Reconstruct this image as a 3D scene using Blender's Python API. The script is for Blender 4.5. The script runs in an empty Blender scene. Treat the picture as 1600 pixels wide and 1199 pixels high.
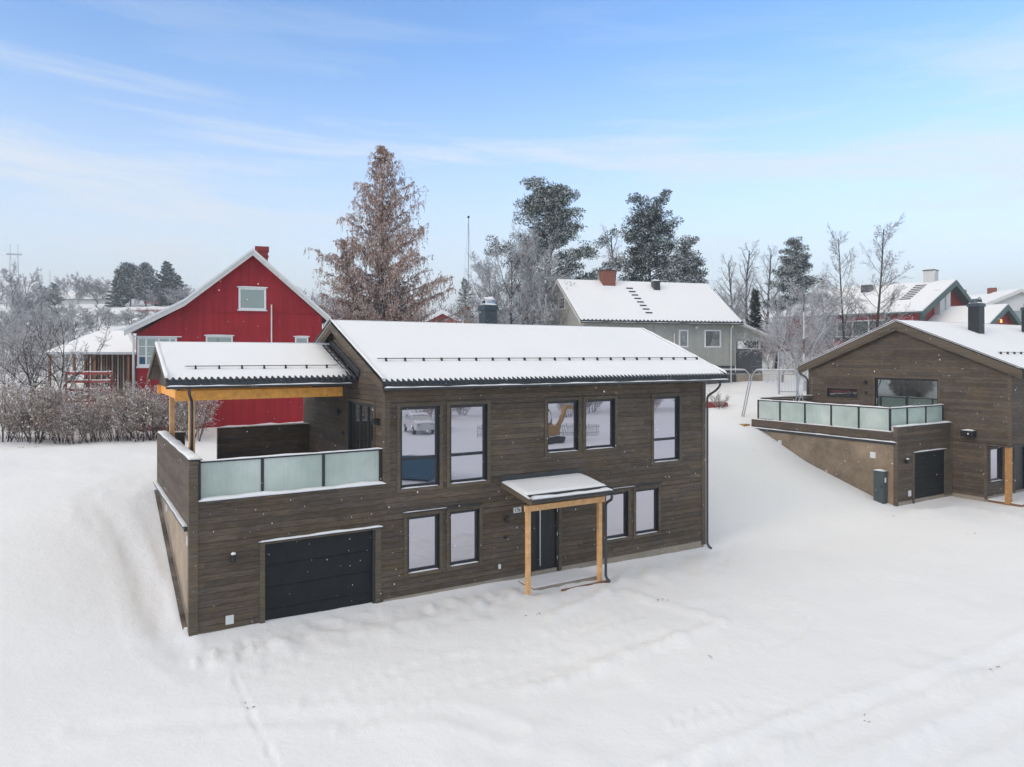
import bpy, math, random
import numpy as np
from mathutils import Vector, Matrix
R = math.radians
scene = bpy.context.scene
col = scene.collection

# ------------------------------------------------------------------ camera, sky, sun, exposure
TH = R(31.35); S_, C_ = math.sin(TH), math.cos(TH)
CAMH = 6.6
cd = bpy.data.cameras.new('camera'); cam = bpy.data.objects.new('camera', cd); col.objects.link(cam)
cam.location = (0, 0, CAMH); cam.rotation_euler = (R(90), 0, -TH)
cd.sensor_width = 36; cd.lens = 25.49; cd.shift_y = -0.0278; cd.clip_start = .1; cd.clip_end = 6000
scene.camera = cam

w = bpy.data.worlds.new('World'); scene.world = w; w.use_nodes = True
SUN_EL, SUN_AZ = 24, 262          # azimuth clockwise from +Y
def build_world():
    nt = w.node_tree; N = nt.nodes; L = nt.links; N.clear()
    out = N.new('ShaderNodeOutputWorld'); bg = N.new('ShaderNodeBackground')
    sky = N.new('ShaderNodeTexSky'); sky.sky_type = 'NISHITA'; sky.sun_disc = False
    sky.sun_elevation = R(SUN_EL); sky.sun_rotation = R(SUN_AZ)
    sky.air_density = 1.0; sky.dust_density = .6; sky.ozone_density = 2.0
    tc = N.new('ShaderNodeTexCoord'); sep = N.new('ShaderNodeSeparateXYZ')
    L.new(tc.outputs['Generated'], sep.inputs[0])
    # thin high cirrus: noise on the direction projected to a flat layer
    az = N.new('ShaderNodeMath'); az.operation = 'ARCTAN2'; L.new(sep.outputs['X'], az.inputs[0]); L.new(sep.outputs['Y'], az.inputs[1])
    tilt = N.new('ShaderNodeMath'); tilt.operation = 'MULTIPLY_ADD'; L.new(az.outputs[0], tilt.inputs[0]); tilt.inputs[1].default_value = .045; L.new(sep.outputs['Z'], tilt.inputs[2])
    cb = N.new('ShaderNodeCombineXYZ'); L.new(az.outputs[0], cb.inputs[0]); L.new(tilt.outputs[0], cb.inputs[1])
    mp = N.new('ShaderNodeMapping'); mp.inputs['Scale'].default_value = (1.9, 15, 1); mp.inputs['Location'].default_value = (3.4, 1.3, 0)
    L.new(cb.outputs[0], mp.inputs[0])
    nz = N.new('ShaderNodeTexNoise'); nz.inputs['Scale'].default_value = 1.0; nz.inputs['Detail'].default_value = 9; nz.inputs['Roughness'].default_value = .58; nz.inputs['Distortion'].default_value = .35
    L.new(mp.outputs[0], nz.inputs[0])
    cr = N.new('ShaderNodeValToRGB'); cr.color_ramp.elements[0].position = .49; cr.color_ramp.elements[1].position = .66
    cr.color_ramp.elements[0].color = (0, 0, 0, 1); cr.color_ramp.elements[1].color = (.72, .72, .72, 1)
    L.new(nz.outputs[0], cr.inputs[0])
    bd = N.new('ShaderNodeMapRange'); bd.inputs[1].default_value = .42; bd.inputs[2].default_value = .22; bd.inputs[3].default_value = .22; bd.inputs[4].default_value = 1.; bd.interpolation_type = 'SMOOTHSTEP'; L.new(sep.outputs['Z'], bd.inputs[0])
    cm = N.new('ShaderNodeMath'); cm.operation = 'MULTIPLY'; L.new(cr.outputs[0], cm.inputs[0]); L.new(bd.outputs[0], cm.inputs[1])
    # haze layer near the horizon; unseen warm layer overhead, added to neutralise the light
    lo = N.new('ShaderNodeMapRange'); lo.inputs[1].default_value = -.02; lo.inputs[2].default_value = .42; lo.inputs[3].default_value = .97; lo.inputs[4].default_value = 0
    lo.interpolation_type = 'SMOOTHSTEP'
    L.new(sep.outputs['Z'], lo.inputs[0])
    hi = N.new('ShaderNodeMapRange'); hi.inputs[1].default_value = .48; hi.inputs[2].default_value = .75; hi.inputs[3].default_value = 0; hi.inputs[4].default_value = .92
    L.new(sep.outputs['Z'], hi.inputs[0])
    # screen: 1-(1-a)(1-c)
    i1 = N.new('ShaderNodeMath'); i1.operation = 'SUBTRACT'; i1.inputs[0].default_value = 1; L.new(lo.outputs[0], i1.inputs[1])
    i2 = N.new('ShaderNodeMath'); i2.operation = 'SUBTRACT'; i2.inputs[0].default_value = 1; L.new(cm.outputs[0], i2.inputs[1])
    m = N.new('ShaderNodeMath'); m.operation = 'MULTIPLY'; L.new(i1.outputs[0], m.inputs[0]); L.new(i2.outputs[0], m.inputs[1])
    i3 = N.new('ShaderNodeMath'); i3.operation = 'SUBTRACT'; i3.inputs[0].default_value = 1; L.new(m.outputs[0], i3.inputs[1])
    hs = N.new('ShaderNodeHueSaturation'); hs.inputs['Saturation'].default_value = 1.15; hs.inputs['Value'].default_value = 3.0
    tn = N.new('ShaderNodeMix'); tn.data_type = 'RGBA'; tn.blend_type = 'MULTIPLY'; tn.inputs[0].default_value = 1; tn.inputs[7].default_value = (.97, .955, 1., 1)
    L.new(sky.outputs[0], tn.inputs[6]); L.new(tn.outputs[2], hs.inputs['Color'])
    mix = N.new('ShaderNodeMix'); mix.data_type = 'RGBA'
    L.new(i3.outputs[0], mix.inputs[0]); L.new(hs.outputs[0], mix.inputs[6]); mix.inputs[7].default_value = CLOUD
    m2 = N.new('ShaderNodeMix'); m2.data_type = 'RGBA'; L.new(hi.outputs[0], m2.inputs[0]); L.new(mix.outputs[2], m2.inputs[6]); m2.inputs[7].default_value = OVERHEAD_FILL
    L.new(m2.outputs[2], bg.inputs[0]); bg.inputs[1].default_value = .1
    L.new(bg.outputs[0], out.inputs[0])
CLOUD = (9.1, 9.7, 10.4, 1); OVERHEAD_FILL = (12.1, 11.15, 9.0, 1)
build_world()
sd = bpy.data.lights.new('sun', 'SUN'); sd.energy = .85; sd.angle = R(16); sd.color = (1, .86, .72)
sun = bpy.data.objects.new('sun', sd); col.objects.link(sun)
_v = Vector((math.sin(R(SUN_AZ)) * math.cos(R(SUN_EL)), math.cos(R(SUN_AZ)) * math.cos(R(SUN_EL)), math.sin(R(SUN_EL))))
sun.rotation_euler = _v.to_track_quat('Z', 'Y').to_euler()
scene.view_settings.view_transform = 'Standard'; scene.view_settings.look = 'None'; scene.view_settings.exposure = -0.07; scene.view_settings.gamma = 1
scene.cycles.max_bounces = 6; scene.cycles.diffuse_bounces = 3; scene.cycles.glossy_bounces = 3; scene.cycles.transmission_bounces = 4
scene.cycles.caustics_reflective = False; scene.cycles.caustics_refractive = False

def spot(px, d):        # ground position seen in photo column px at distance d along the view
    u = (px - 800) / 1133 * d
    return (u * C_ + d * S_, -u * S_ + d * C_)

# ------------------------------------------------------------------ materials
class NT:
    def __init__(s, name):
        s.m = bpy.data.materials.new(name); s.m.use_nodes = True
        s.n = s.m.node_tree.nodes; s.l = s.m.node_tree.links
        s.b = s.n['Principled BSDF']; s.out = s.n['Material Output']
    def new(s, t, **k):
        o = s.n.new('ShaderNode' + t)
        for a, v in k.items(): setattr(o, a, v)
        return o
    def set(s, inp, v):
        if hasattr(v, 'is_output') or isinstance(v, bpy.types.NodeSocket): s.l.new(v, inp)
        else: inp.default_value = v
    def math(s, op, a, b=0., c=None):
        o = s.new('Math', operation=op); s.set(o.inputs[0], a); s.set(o.inputs[1], b)
        if c is not None: s.set(o.inputs[2], c)
        return o.outputs[0]
    def noise(s, vec, scale, detail=4, rough=.55, out=0):
        o = s.new('TexNoise'); o.inputs['Scale'].default_value = scale; o.inputs['Detail'].default_value = detail; o.inputs['Roughness'].default_value = rough
        if vec is not None: s.l.new(vec, o.inputs['Vector'])
        return o.outputs[out]
    def mapr(s, v, a, b, c=0., d=1., smooth=False):
        o = s.new('MapRange')
        if smooth: o.interpolation_type = 'SMOOTHSTEP'
        s.set(o.inputs[0], v)
        for i, q in enumerate((a, b, c, d)): o.inputs[i + 1].default_value = q
        return o.outputs[0]
    def mix(s, f, a, b, blend='MIX'):
        o = s.new('Mix', data_type='RGBA', blend_type=blend); s.set(o.inputs[0], f)
        s.set(o.inputs[6], a if not isinstance(a, tuple) else (*a[:3], 1)); s.set(o.inputs[7], b if not isinstance(b, tuple) else (*b[:3], 1))
        return o.outputs[2]
    def comb(s, x, y, z):
        o = s.new('CombineXYZ'); s.set(o.inputs[0], x); s.set(o.inputs[1], y); s.set(o.inputs[2], z); return o.outputs[0]
    def pos(s, obj=False):
        if obj: return s.new('TexCoord').outputs['Object']
        return s.new('NewGeometry').outputs['Position']
    def sep(s, v):
        o = s.new('SeparateXYZ'); s.l.new(v, o.inputs[0]); return o.outputs
    def bump(s, h, strength=.3, dist=.02):
        o = s.new('Bump'); o.inputs['Strength'].default_value = strength; o.inputs['Distance'].default_value = dist
        s.l.new(h, o.inputs['Height']); s.l.new(o.outputs[0], s.b.inputs['Normal']); return o
    def color(s, c): s.set(s.b.inputs['Base Color'], c if not isinstance(c, tuple) else (*c[:3], 1))
    def p(s, **k):
        for a, v in k.items(): s.set(s.b.inputs[a.replace('_', ' ')], v)
        return s

def plain(name, c, rough=.6, metal=0., var=.12, scale=6., spec=.5):
    t = NT(name); n = t.noise(t.pos(), scale, 5, .6)
    f = t.mapr(n, .3, .7, 1 - var, 1 + var)
    o = t.new('VectorMath', operation='SCALE'); o.inputs[0].default_value = c[:3]; t.l.new(f, o.inputs['Scale'])
    t.color(o.outputs[0]); t.p(Roughness=rough, Metallic=metal)
    t.b.inputs['Specular IOR Level'].default_value = spec
    return t.m

def mat_snow(name, bump=.5, rows=None):
    t = NT(name); P = t.pos()
    n1 = t.noise(P, .35, 3); n2 = t.noise(P, 2.2, 6, .62); n3 = t.noise(P, 28, 4, .7)
    c = t.mix(t.mapr(n1, .35, .65), (.855, .862, .866), (.885, .888, .89)); t.color(c)
    h = t.math('ADD', t.math('MULTIPLY', n2, 1.0), t.math('MULTIPLY', n3, .22))
    h = t.math('ADD', h, t.math('MULTIPLY', t.noise(P, 8., 5, .65), .35))
    if rows:
        z = t.sep(P)[2]
        h = t.math('ADD', h, t.math('MULTIPLY', t.math('FRACT', t.math('DIVIDE', z, rows)), .5))
    t.bump(h, bump, .035); t.p(Roughness=.75); t.b.inputs['Specular IOR Level'].default_value = .25
    t.b.inputs['Sheen Weight'].default_value = .08
    return t.m

def mat_cladding(name, base, pitch, axis, var=.3, vertical=False, grain=1., hv=0.):
    """stained boards; axis is the horizontal axis the wall runs along (0 = x, 1 = y)"""
    t = NT(name); o = t.sep(t.pos(True)); run = o[axis]; z = o[2]
    if vertical: run, z = z, run
    row = t.math('FLOOR', t.math('DIVIDE', z, pitch))
    wn = t.new('TexWhiteNoise', noise_dimensions='1D'); t.l.new(row, wn.inputs['W'])
    seg = t.math('FLOOR', t.math('DIVIDE', t.math('ADD', run, t.math('MULTIPLY', wn.outputs[0], 9.0)), 3.6))
    w2 = t.new('TexWhiteNoise', noise_dimensions='2D'); t.l.new(t.comb(row, seg, 0.), w2.inputs['Vector'])
    rnd = w2.outputs[0]
    gv = t.comb(t.math('MULTIPLY', run, 3.6), t.math('MULTIPLY', z, 26.), t.math('MULTIPLY', rnd, 30.))
    g = t.noise(gv, 1.0 * grain, 6, .65)
    kv = t.comb(t.math('MULTIPLY', run, 4.6), t.math('MULTIPLY', z, 13.), t.math('MULTIPLY', rnd, 17.))
    vo = t.new('TexVoronoi'); vo.inputs['Scale'].default_value = 1.0; t.l.new(kv, vo.inputs['Vector'])
    knot = t.mapr(vo.outputs['Distance'], .04, .16, 1., 0.)
    bl = t.noise(t.comb(run, z, 0.), .8, 4)
    f = t.math('MULTIPLY', t.mapr(rnd, 0, 1, 1 - var, 1 + var), t.mapr(g, .3, .7, .6, 1.4) if hv else t.mapr(g, .3, .7, .86, 1.12))
    f = t.math('MULTIPLY', f, t.mapr(bl, .3, .7, .84 if hv else .93, 1.16 if hv else 1.06))
    f = t.math('MULTIPLY', f, t.math('SUBTRACT', 1.0, t.math('MULTIPLY', knot, .62 if hv else .1)))
    hue = t.mix(t.mapr(t.noise(t.comb(t.math('MULTIPLY', run, .9), t.math('MULTIPLY', z, 5.), rnd), 1., 3), .35, .65), (base[0] * (1 + .06 * hv), base[1], base[2] * (1 - .10 * hv)), (base[0] * (1 - .08 * hv), base[1] * (1 - .03 * hv), base[2] * (1 + .12 * hv)))
    sc = t.new('VectorMath', operation='SCALE'); t.l.new(hue, sc.inputs[0]); t.l.new(f, sc.inputs['Scale'])
    t.color(sc.outputs[0]); t.p(Roughness=.72); t.b.inputs['Specular IOR Level'].default_value = .3
    t.bump(g, .5, .012)
    return t.m

def mat_glass(name, tint=(.72, .71, .80), refl=.70, dark=(.02, .025, .03)):
    t = NT(name); t.color(dark); t.p(Roughness=.25)
    gl = t.new('BsdfGlossy'); gl.inputs['Color'].default_value = (*tint, 1); gl.inputs['Roughness'].default_value = .015
    n = t.noise(t.pos(), 1.4, 2); bp = t.new('Bump'); bp.inputs['Strength'].default_value = .06; bp.inputs['Distance'].default_value = .02
    t.l.new(n, bp.inputs['Height']); t.l.new(bp.outputs[0], gl.inputs['Normal'])
    lw = t.new('LayerWeight'); lw.inputs['Blend'].default_value = .35
    mx = t.new('MixShader'); t.set(mx.inputs[0], t.mapr(lw.outputs['Fresnel'], 0, 1, refl, 1.))
    t.l.new(t.b.outputs[0], mx.inputs[1]); t.l.new(gl.outputs[0], mx.inputs[2]); t.l.new(mx.outputs[0], t.out.inputs[0])
    return t.m

def mat_frosted(name):
    t = NT(name); P = t.pos()
    n = t.noise(P, .7, 3, .5); n2 = t.noise(P, 30, 3, .7)
    v = t.comb(t.math('MULTIPLY', t.sep(P)[0], 30.), t.math('MULTIPLY', t.sep(P)[1], 30.), t.math('MULTIPLY', t.sep(P)[2], 1.5))
    st = t.noise(v, 1., 3)
    c = t.mix(t.mapr(n, .35, .7), (.72, .81, .75), (.87, .93, .88))
    df = t.new('BsdfDiffuse'); t.l.new(c, df.inputs[0])
    tr = t.new('BsdfTranslucent'); t.l.new(c, tr.inputs[0])
    m1 = t.new('MixShader'); m1.inputs[0].default_value = .5; t.l.new(df.outputs[0], m1.inputs[1]); t.l.new(tr.outputs[0], m1.inputs[2])
    tp = t.new('BsdfTransparent'); tp.inputs[0].default_value = (.72, .86, .82, 1)
    f = t.mapr(t.math('ADD', t.math('ADD', n, t.math('MULTIPLY', n2, .25)), t.math('MULTIPLY', st, .3)), .55, 1.0, .35, .06)
    m2 = t.new('MixShader'); t.l.new(f, m2.inputs[0]); t.l.new(m1.outputs[0], m2.inputs[1]); t.l.new(tp.outputs[0], m2.inputs[2])
    m3 = t.new('MixShader'); m3.inputs[0].default_value = .06; t.l.new(m2.outputs[0], m3.inputs[1])
    gl = t.new('BsdfGlossy'); gl.inputs['Roughness'].default_value = .12; t.l.new(gl.outputs[0], m3.inputs[2])
    t.l.new(m3.outputs[0], t.out.inputs[0])
    return t.m

def mat_twig(name, dark, frost, amount, snow=.5):
    """bark or leaves with rime: each twig has its own share of frost, more on the upper side"""
    t = NT(name); g = t.new('NewGeometry'); rnd = g.outputs['Random Per Island']
    nz = t.sep(g.outputs['Normal'])[2]
    n = t.noise(g.outputs['Position'], .9, 3)
    f = t.math('ADD', t.math('ADD', t.math('MULTIPLY', rnd, .6), t.math('MULTIPLY', n, .5)), t.math('MULTIPLY', nz, snow))
    f = t.mapr(f, 1.0 - amount, 1.25 - amount)
    v = t.mix(t.math('FRACT', t.math('MULTIPLY', rnd, 7.13)), (dark[0] * .55, dark[1] * .55, dark[2] * .55), (dark[0] * 1.5, dark[1] * 1.5, dark[2] * 1.5))
    t.color(t.mix(f, v, frost)); t.p(Roughness=.85); t.b.inputs['Specular IOR Level'].default_value = .15
    return t.m

def mat_wood(name, c):
    t = NT(name); o = t.sep(t.pos(True))
    v = t.comb(t.math('MULTIPLY', o[0], 6.), t.math('MULTIPLY', o[1], 6.), t.math('MULTIPLY', o[2], 6.))
    g = t.noise(v, 1., 5, .6)
    vo = t.new('TexVoronoi'); vo.inputs['Scale'].default_value = 3.0; t.l.new(t.pos(True), vo.inputs['Vector'])
    k = t.mapr(vo.outputs['Distance'], .03, .10, 1., 0.)
    base = t.mix(t.mapr(g, .3, .7), (c[0] * .8, c[1] * .75, c[2] * .65), (c[0] * 1.15, c[1] * 1.15, c[2] * 1.2))
    t.color(t.mix(t.math('MULTIPLY', k, .75), base, (c[0] * .3, c[1] * .2, c[2] * .15))); t.p(Roughness=.55); return t.m

def mat_brick(name, c1, c2, mortar, scale=1.):
    t = NT(name); b = t.new('TexBrick'); b.inputs['Scale'].default_value = scale * 4
    b.inputs['Color1'].default_value = (*c1, 1); b.inputs['Color2'].default_value = (*c2, 1); b.inputs['Mortar'].default_value = (*mortar, 1)
    o = t.sep(t.pos(True)); t.l.new(t.comb(t.math('ADD', o[0], o[1]), o[2], 0.), b.inputs['Vector'])
    t.color(b.outputs[0]); t.p(Roughness=.8); return t.m

def mat_plaster(name, c, blotch=.35):
    t = NT(name); P = t.pos(); n = t.noise(P, .9, 6, .65); n2 = t.noise(P, 9, 5, .6)
    f = t.math('MULTIPLY', t.mapr(n, .3, .7, 1 - blotch, 1 + blotch * .6), t.mapr(n2, .3, .7, .9, 1.08))
    sc = t.new('VectorMath', operation='SCALE'); sc.inputs[0].default_value = c; t.l.new(f, sc.inputs['Scale'])
    t.color(sc.outputs[0]); t.bump(n2, .3, .01); t.p(Roughness=.85); return t.m

def mat_emit(name, c, s):
    t = NT(name); t.color(c); t.b.inputs['Emission Color'].default_value = (*c, 1); t.b.inputs['Emission Strength'].default_value = s; return t.m

M = {}
M['snow'] = mat_snow('snow', .85); M['roofsnow'] = mat_snow('roof_snow', .3); M['rowsnow'] = mat_snow('thin_snow', .35, .17)
BR = (.100, .076, .052)
M['cladx'] = mat_cladding('brown_boards_front', BR, .145, 0, .22, hv=1.); M['clady'] = mat_cladding('brown_boards_side', BR, .145, 1, .22, hv=1.)
M['trim'] = mat_cladding('brown_trim', (.115, .089, .060), .5, 0, .12, False, hv=.6)
M['soffit'] = mat_cladding('soffit_boards', (.085, .070, .054), .12, 1, .2, True, hv=.6)
M['tile'] = plain('black_roof_tile', (.020, .024, .030), .5, 0, .2)
M['metal'] = plain('dark_grey_steel', (.030, .036, .040), .38, .0, .1, 3, .6)
M['steel'] = plain('blue_grey_steel', (.060, .088, .100), .42, .0, .12, 3, .6)
M['frame'] = plain('charcoal_frame', (.018, .022, .025), .4, 0, .08)
M['glass'] = mat_glass('window_glass'); M['glassdark'] = mat_glass('dark_window_glass', (.7, .78, .78), .33, (.02, .02, .018))
M['oldglass'] = mat_glass('old_window_glass', (.6, .72, .70), .3, (.10, .13, .12))
M['frosted'] = mat_frosted('frosted_glass')
M['door'] = plain('black_door', (.012, .0135, .015), .45, 0, .15, 2)
M['gdoor'] = plain('anthracite_garage_door', (.010, .012, .0125), .6, 0, .3, 3, .3)
M['inox'] = plain('brushed_steel', (.45, .48, .5), .3, .9, .05)
M['pine'] = mat_wood('fresh_pine', (.76, .44, .19)); M['glulam'] = mat_wood('glulam_pine', (.92, .42, .075))
M['larchwood'] = mat_wood('raw_step_wood', (.42, .22, .07)); M['edgewood'] = mat_wood('brown_edge_board', (.20, .10, .05))
M['white'] = plain('white_paint', (.72, .73, .72), .5, 0, .05); M['white2'] = plain('grey_white_paint', (.58, .58, .55), .6, 0, .1)
M['chimney_steel'] = plain('dark_blue_grey_steel', (.030, .044, .052), .42, .0, .12, 3, .5)
M['cabinet_grey'] = plain('grey_green_paint', (.065, .085, .088), .5, .0, .12, 3, .4)
M['black'] = plain('black_plastic', (.012, .013, .014), .45)
M['plaster'] = mat_plaster('tan_plaster', (.40, .315, .225)); M['plaster2'] = mat_plaster('ochre_plaster', (.30, .225, .15), .45)
M['conc'] = mat_plaster('concrete', (.33, .28, .215), .25); M['gravel'] = mat_plaster('gravel', (.20, .17, .14), .9)
M['red'] = mat_cladding('red_boards', (.31, .014, .021), .13, 0, .13, True, 1.)
M['red2'] = mat_cladding('dull_red_boards', (.30, .028, .026), .2, 0, .15, True)
M['redboard'] = plain('red_painted_wood', (.33, .05, .04), .6)
M['sage'] = mat_cladding('sage_boards', (.36, .365, .325), .2, 0, .06, True); M['sagey'] = mat_cladding('sage_boards_gable', (.36, .365, .325), .2, 0, .06, True)
M['green'] = plain('dark_green_trim', (.055, .10, .085), .6)
M['brick'] = mat_brick('red_brick', (.28, .075, .04), (.20, .05, .03), (.22, .17, .14)); M['redpaintbrick'] = mat_brick('red_chimney_brick', (.27, .03, .025), (.22, .025, .02), (.18, .02, .02))
M['screen'] = plain('grey_screen', (.075, .082, .085), .7, 0, .2, 4)
M['galv'] = plain('galvanised_steel', (.42, .44, .46), .4, .3, .08)
M['barkb'] = mat_twig('bark_brown', (.060, .048, .040), (.50, .51, .53), .06, .5)
M['twig'] = mat_twig('frosted_twigs', (.17, .135, .12), (.70, .71, .73), .54)
M['twigw'] = mat_twig('white_frosted_twigs', (.20, .185, .18), (.72, .74, .77), .62)
M['twigd'] = mat_twig('dark_twigs', (.07, .055, .045), (.62, .63, .65), .36, .6)
M['hedge'] = mat_twig('brown_shrub_twigs', (.23, .16, .115), (.76, .75, .74), .47)
M['hleaf'] = mat_twig('withered_leaves', (.26, .155, .10), (.76, .74, .73), .48, .35)
M['larch'] = mat_twig('larch_twigs', (.30, .185, .14), (.68, .62, .59), .45, .25)
M['needle'] = mat_twig('pine_needles', (.055, .075, .062), (.54, .59, .58), .52, .3)
M['needled'] = mat_twig('dark_pine_needles', (.036, .058, .052), (.50, .56, .56), .45, .3)
M['needlef'] = mat_twig('frosty_pine_needles', (.08, .10, .09), (.58, .62, .64), .52, .3)
M['thuja'] = mat_twig('thuja_green', (.030, .040, .030), (.62, .64, .66), .24, .35)
M['skip'] = plain('blue_skip_paint', (.010, .075, .12), .4)
M['amber'] = mat_emit('amber_light', (1., .42, .10), 2.2)
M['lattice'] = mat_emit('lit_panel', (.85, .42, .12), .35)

# ------------------------------------------------------------------ mesh tools
class MB:
    def __init__(s): s.v = []; s.f = []
    def add(s, vs, fs):
        o = len(s.v); s.v += [tuple(q) for q in vs]; s.f += [tuple(i + o for i in q) for q in fs]; return s
    def hexa(s, p): # 8 points: bottom 4 ccw, top 4 ccw
        return s.add(p, [(3, 2, 1, 0), (4, 5, 6, 7), (0, 1, 5, 4), (1, 2, 6, 5), (2, 3, 7, 6), (3, 0, 4, 7)])
    def box(s, x0, x1, y0, y1, z0, z1):
        if x1 < x0: x0, x1 = x1, x0
        if y1 < y0: y0, y1 = y1, y0
        if z1 < z0: z0, z1 = z1, z0
        return s.hexa([(x0, y0, z0), (x1, y0, z0), (x1, y1, z0), (x0, y1, z0), (x0, y0, z1), (x1, y0, z1), (x1, y1, z1), (x0, y1, z1)])
    def poly(s, pts, vec): # extrude planar polygon along vec
        n = len(pts); vec = Vector(vec); a = [Vector(p) for p in pts]; b = [p + vec for p in a]
        return s.add(a + b, [tuple(range(n))[::-1], tuple(range(n, 2 * n))] + [(i, (i + 1) % n, (i + 1) % n + n, i + n) for i in range(n)])
    def bar(s, p0, p1, wd, ht, up=(0, 0, 1)):
        p0, p1 = Vector(p0), Vector(p1); d = (p1 - p0).normalized(); up = Vector(up)
        if abs(d.dot(up)) > .98: up = Vector((0, 1, 0))
        sd_ = d.cross(up).normalized() * wd / 2; u = sd_.cross(d).normalized() * ht / 2
        c = [(-1, -1), (1, -1), (1, 1), (-1, 1)]
        return s.hexa([p0 + sd_ * a + u * b for a, b in c] + [p1 + sd_ * a + u * b for a, b in c])
    def tube(s, pts, r, n=10, cap=True):
        pts = [Vector(p) for p in pts]; rr = r if isinstance(r, (list, tuple)) else [r] * len(pts)
        o = len(s.v); prev = None
        for i, p in enumerate(pts):
            d = (pts[min(i + 1, len(pts) - 1)] - pts[max(i - 1, 0)]).normalized()
            a = Vector((0, 0, 1)) if abs(d.z) < .9 else Vector((1, 0, 0))
            if prev is not None: a = prev
            x = d.cross(a).normalized(); y = x.cross(d).normalized(); prev = y
            for k in range(n):
                t = 2 * math.pi * k / n; s.v.append(tuple(p + (x * math.cos(t) + y * math.sin(t)) * rr[i]))
        for i in range(len(pts) - 1):
            for k in range(n):
                k2 = (k + 1) % n; s.f.append((o + i * n + k, o + i * n + k2, o + (i + 1) * n + k2, o + (i + 1) * n + k))
        if cap:
            s.f.append(tuple(o + k for k in range(n))[::-1]); s.f.append(tuple(o + (len(pts) - 1) * n + k for k in range(n)))
        return s
    def build(s, name, m, parent=None, smooth=False, bevel=0):
        me = bpy.data.meshes.new(name); me.from_pydata(s.v, [], s.f); me.update()
        return link(name, me, m, parent, smooth, bevel)
def link(name, me, m, parent=None, smooth=False, bevel=0):
    me.materials.append(M[m] if isinstance(m, str) else m)
    if smooth: me.polygons.foreach_set('use_smooth', [True] * len(me.polygons))
    o = bpy.data.objects.new(name, me); col.objects.link(o)
    if parent is not None: o.parent = parent
    if bevel:
        b = o.modifiers.new('bevel', 'BEVEL'); b.width = bevel; b.segments = 2; b.limit_method = 'ANGLE'
    return o
def box(name, m, parent, *a, bevel=0): return MB().box(*a).build(name, m, parent, bevel=bevel)
def tag(o, label=None, cat=None, group=None, kind=None):
    if label: o['label'] = label
    if cat: o['category'] = cat
    if group: o['group'] = group
    if kind: o['kind'] = kind
    return o
def empty(name, loc=(0, 0, 0), rz=0, label=None, cat=None, group=None):
    o = bpy.data.objects.new(name, None); col.objects.link(o); o.location = loc; o.rotation_euler = (0, 0, rz); o.empty_display_size = .3
    return tag(o, label, cat, group)
KIDS = {}
def copy_tree(o, parent=None):
    c = o.copy(); col.objects.link(c); c.parent = parent
    for ch in list(o.children): copy_tree(ch, c)
    return c
def np_mesh(name, v, f):  # f: (n,k) int array
    me = bpy.data.meshes.new(name); n, k = f.shape
    me.vertices.add(len(v)); me.vertices.foreach_set('co', v.astype(np.float32).ravel())
    me.loops.add(n * k); me.loops.foreach_set('vertex_index', f.astype(np.int32).ravel())
    me.polygons.add(n); me.polygons.foreach_set('loop_start', np.arange(0, n * k, k, dtype=np.int32)); me.polygons.foreach_set('loop_total', np.full(n, k, np.int32))
    me.update(calc_edges=True); return me

def vnoise(x, y, seed=0):  # smooth value noise, numpy
    x = np.asarray(x, float); y = np.asarray(y, float); xi = np.floor(x); yi = np.floor(y); fx = x - xi; fy = y - yi
    fx = fx * fx * (3 - 2 * fx); fy = fy * fy * (3 - 2 * fy)
    def h(a, b):
        q = np.sin(a * 127.1 + b * 311.7 + seed * 74.7) * 43758.5453; return q - np.floor(q)
    return (h(xi, yi) * (1 - fx) + h(xi + 1, yi) * fx) * (1 - fy) + (h(xi, yi + 1) * (1 - fx) + h(xi + 1, yi + 1) * fx) * fy - .5

# ------------------------------------------------------------------ terrain
def sstep(a, b, x): t = np.clip((x - a) / (b - a), 0, 1); return t * t * (3 - 2 * t)
def base_h(X, Y):
    X = np.asarray(X, float); Y = np.asarray(Y, float)
    u = X * C_ - Y * S_; d = X * S_ + Y * C_
    z0 = np.interp(X, [-20, -4, 2, 10, 18, 24, 29, 40], [.6, .3, .2, .12, -.02, .05, .24, .3])
    left = sstep(2.2, -6, X); far = np.minimum(sstep(18.5, 21, X), sstep(29.3, 27.5, X))
    g = np.interp(Y, [17.3, 18.3, 24.5, 26.0, 28], [0, .22, 2.45, 2.62, 2.7])
    g2 = 2.7 * sstep(13.5, 30, Y); g3 = np.interp(Y, [16.2, 18.5, 24, 26.0, 28], [0, .35, 2.4, 2.62, 2.7])
    g = g * (1 - left) + g2 * left; g = g * (1 - far) + g3 * far
    t = u / np.maximum(d, 1)
    wl = sstep(-.12, -.32, t)
    zl = np.interp(d, [34, 38, 45, 70, 120, 195, 260, 600, 2000], [0, .15, 1.4, 3.4, 8, 17.5, 19, 21, 40])
    zr = np.interp(d, [34, 40, 55, 75, 100, 200, 600, 2000], [0, 1.0, 2.0, 4.2, 6, 10, 14, 30])
    add = zl * wl + zr * (1 - wl); add = np.where(d > 0, add, 0)
    z = z0 * (1 - g / 2.7 * .9) + g + add
    return z
TRACKS = []  # (polyline, width, depth, ridge, roughness)
def G(px, py, z=.1):
    d = (CAMH - z) * 1133 / (py - 555); return spot(px, d)
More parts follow.
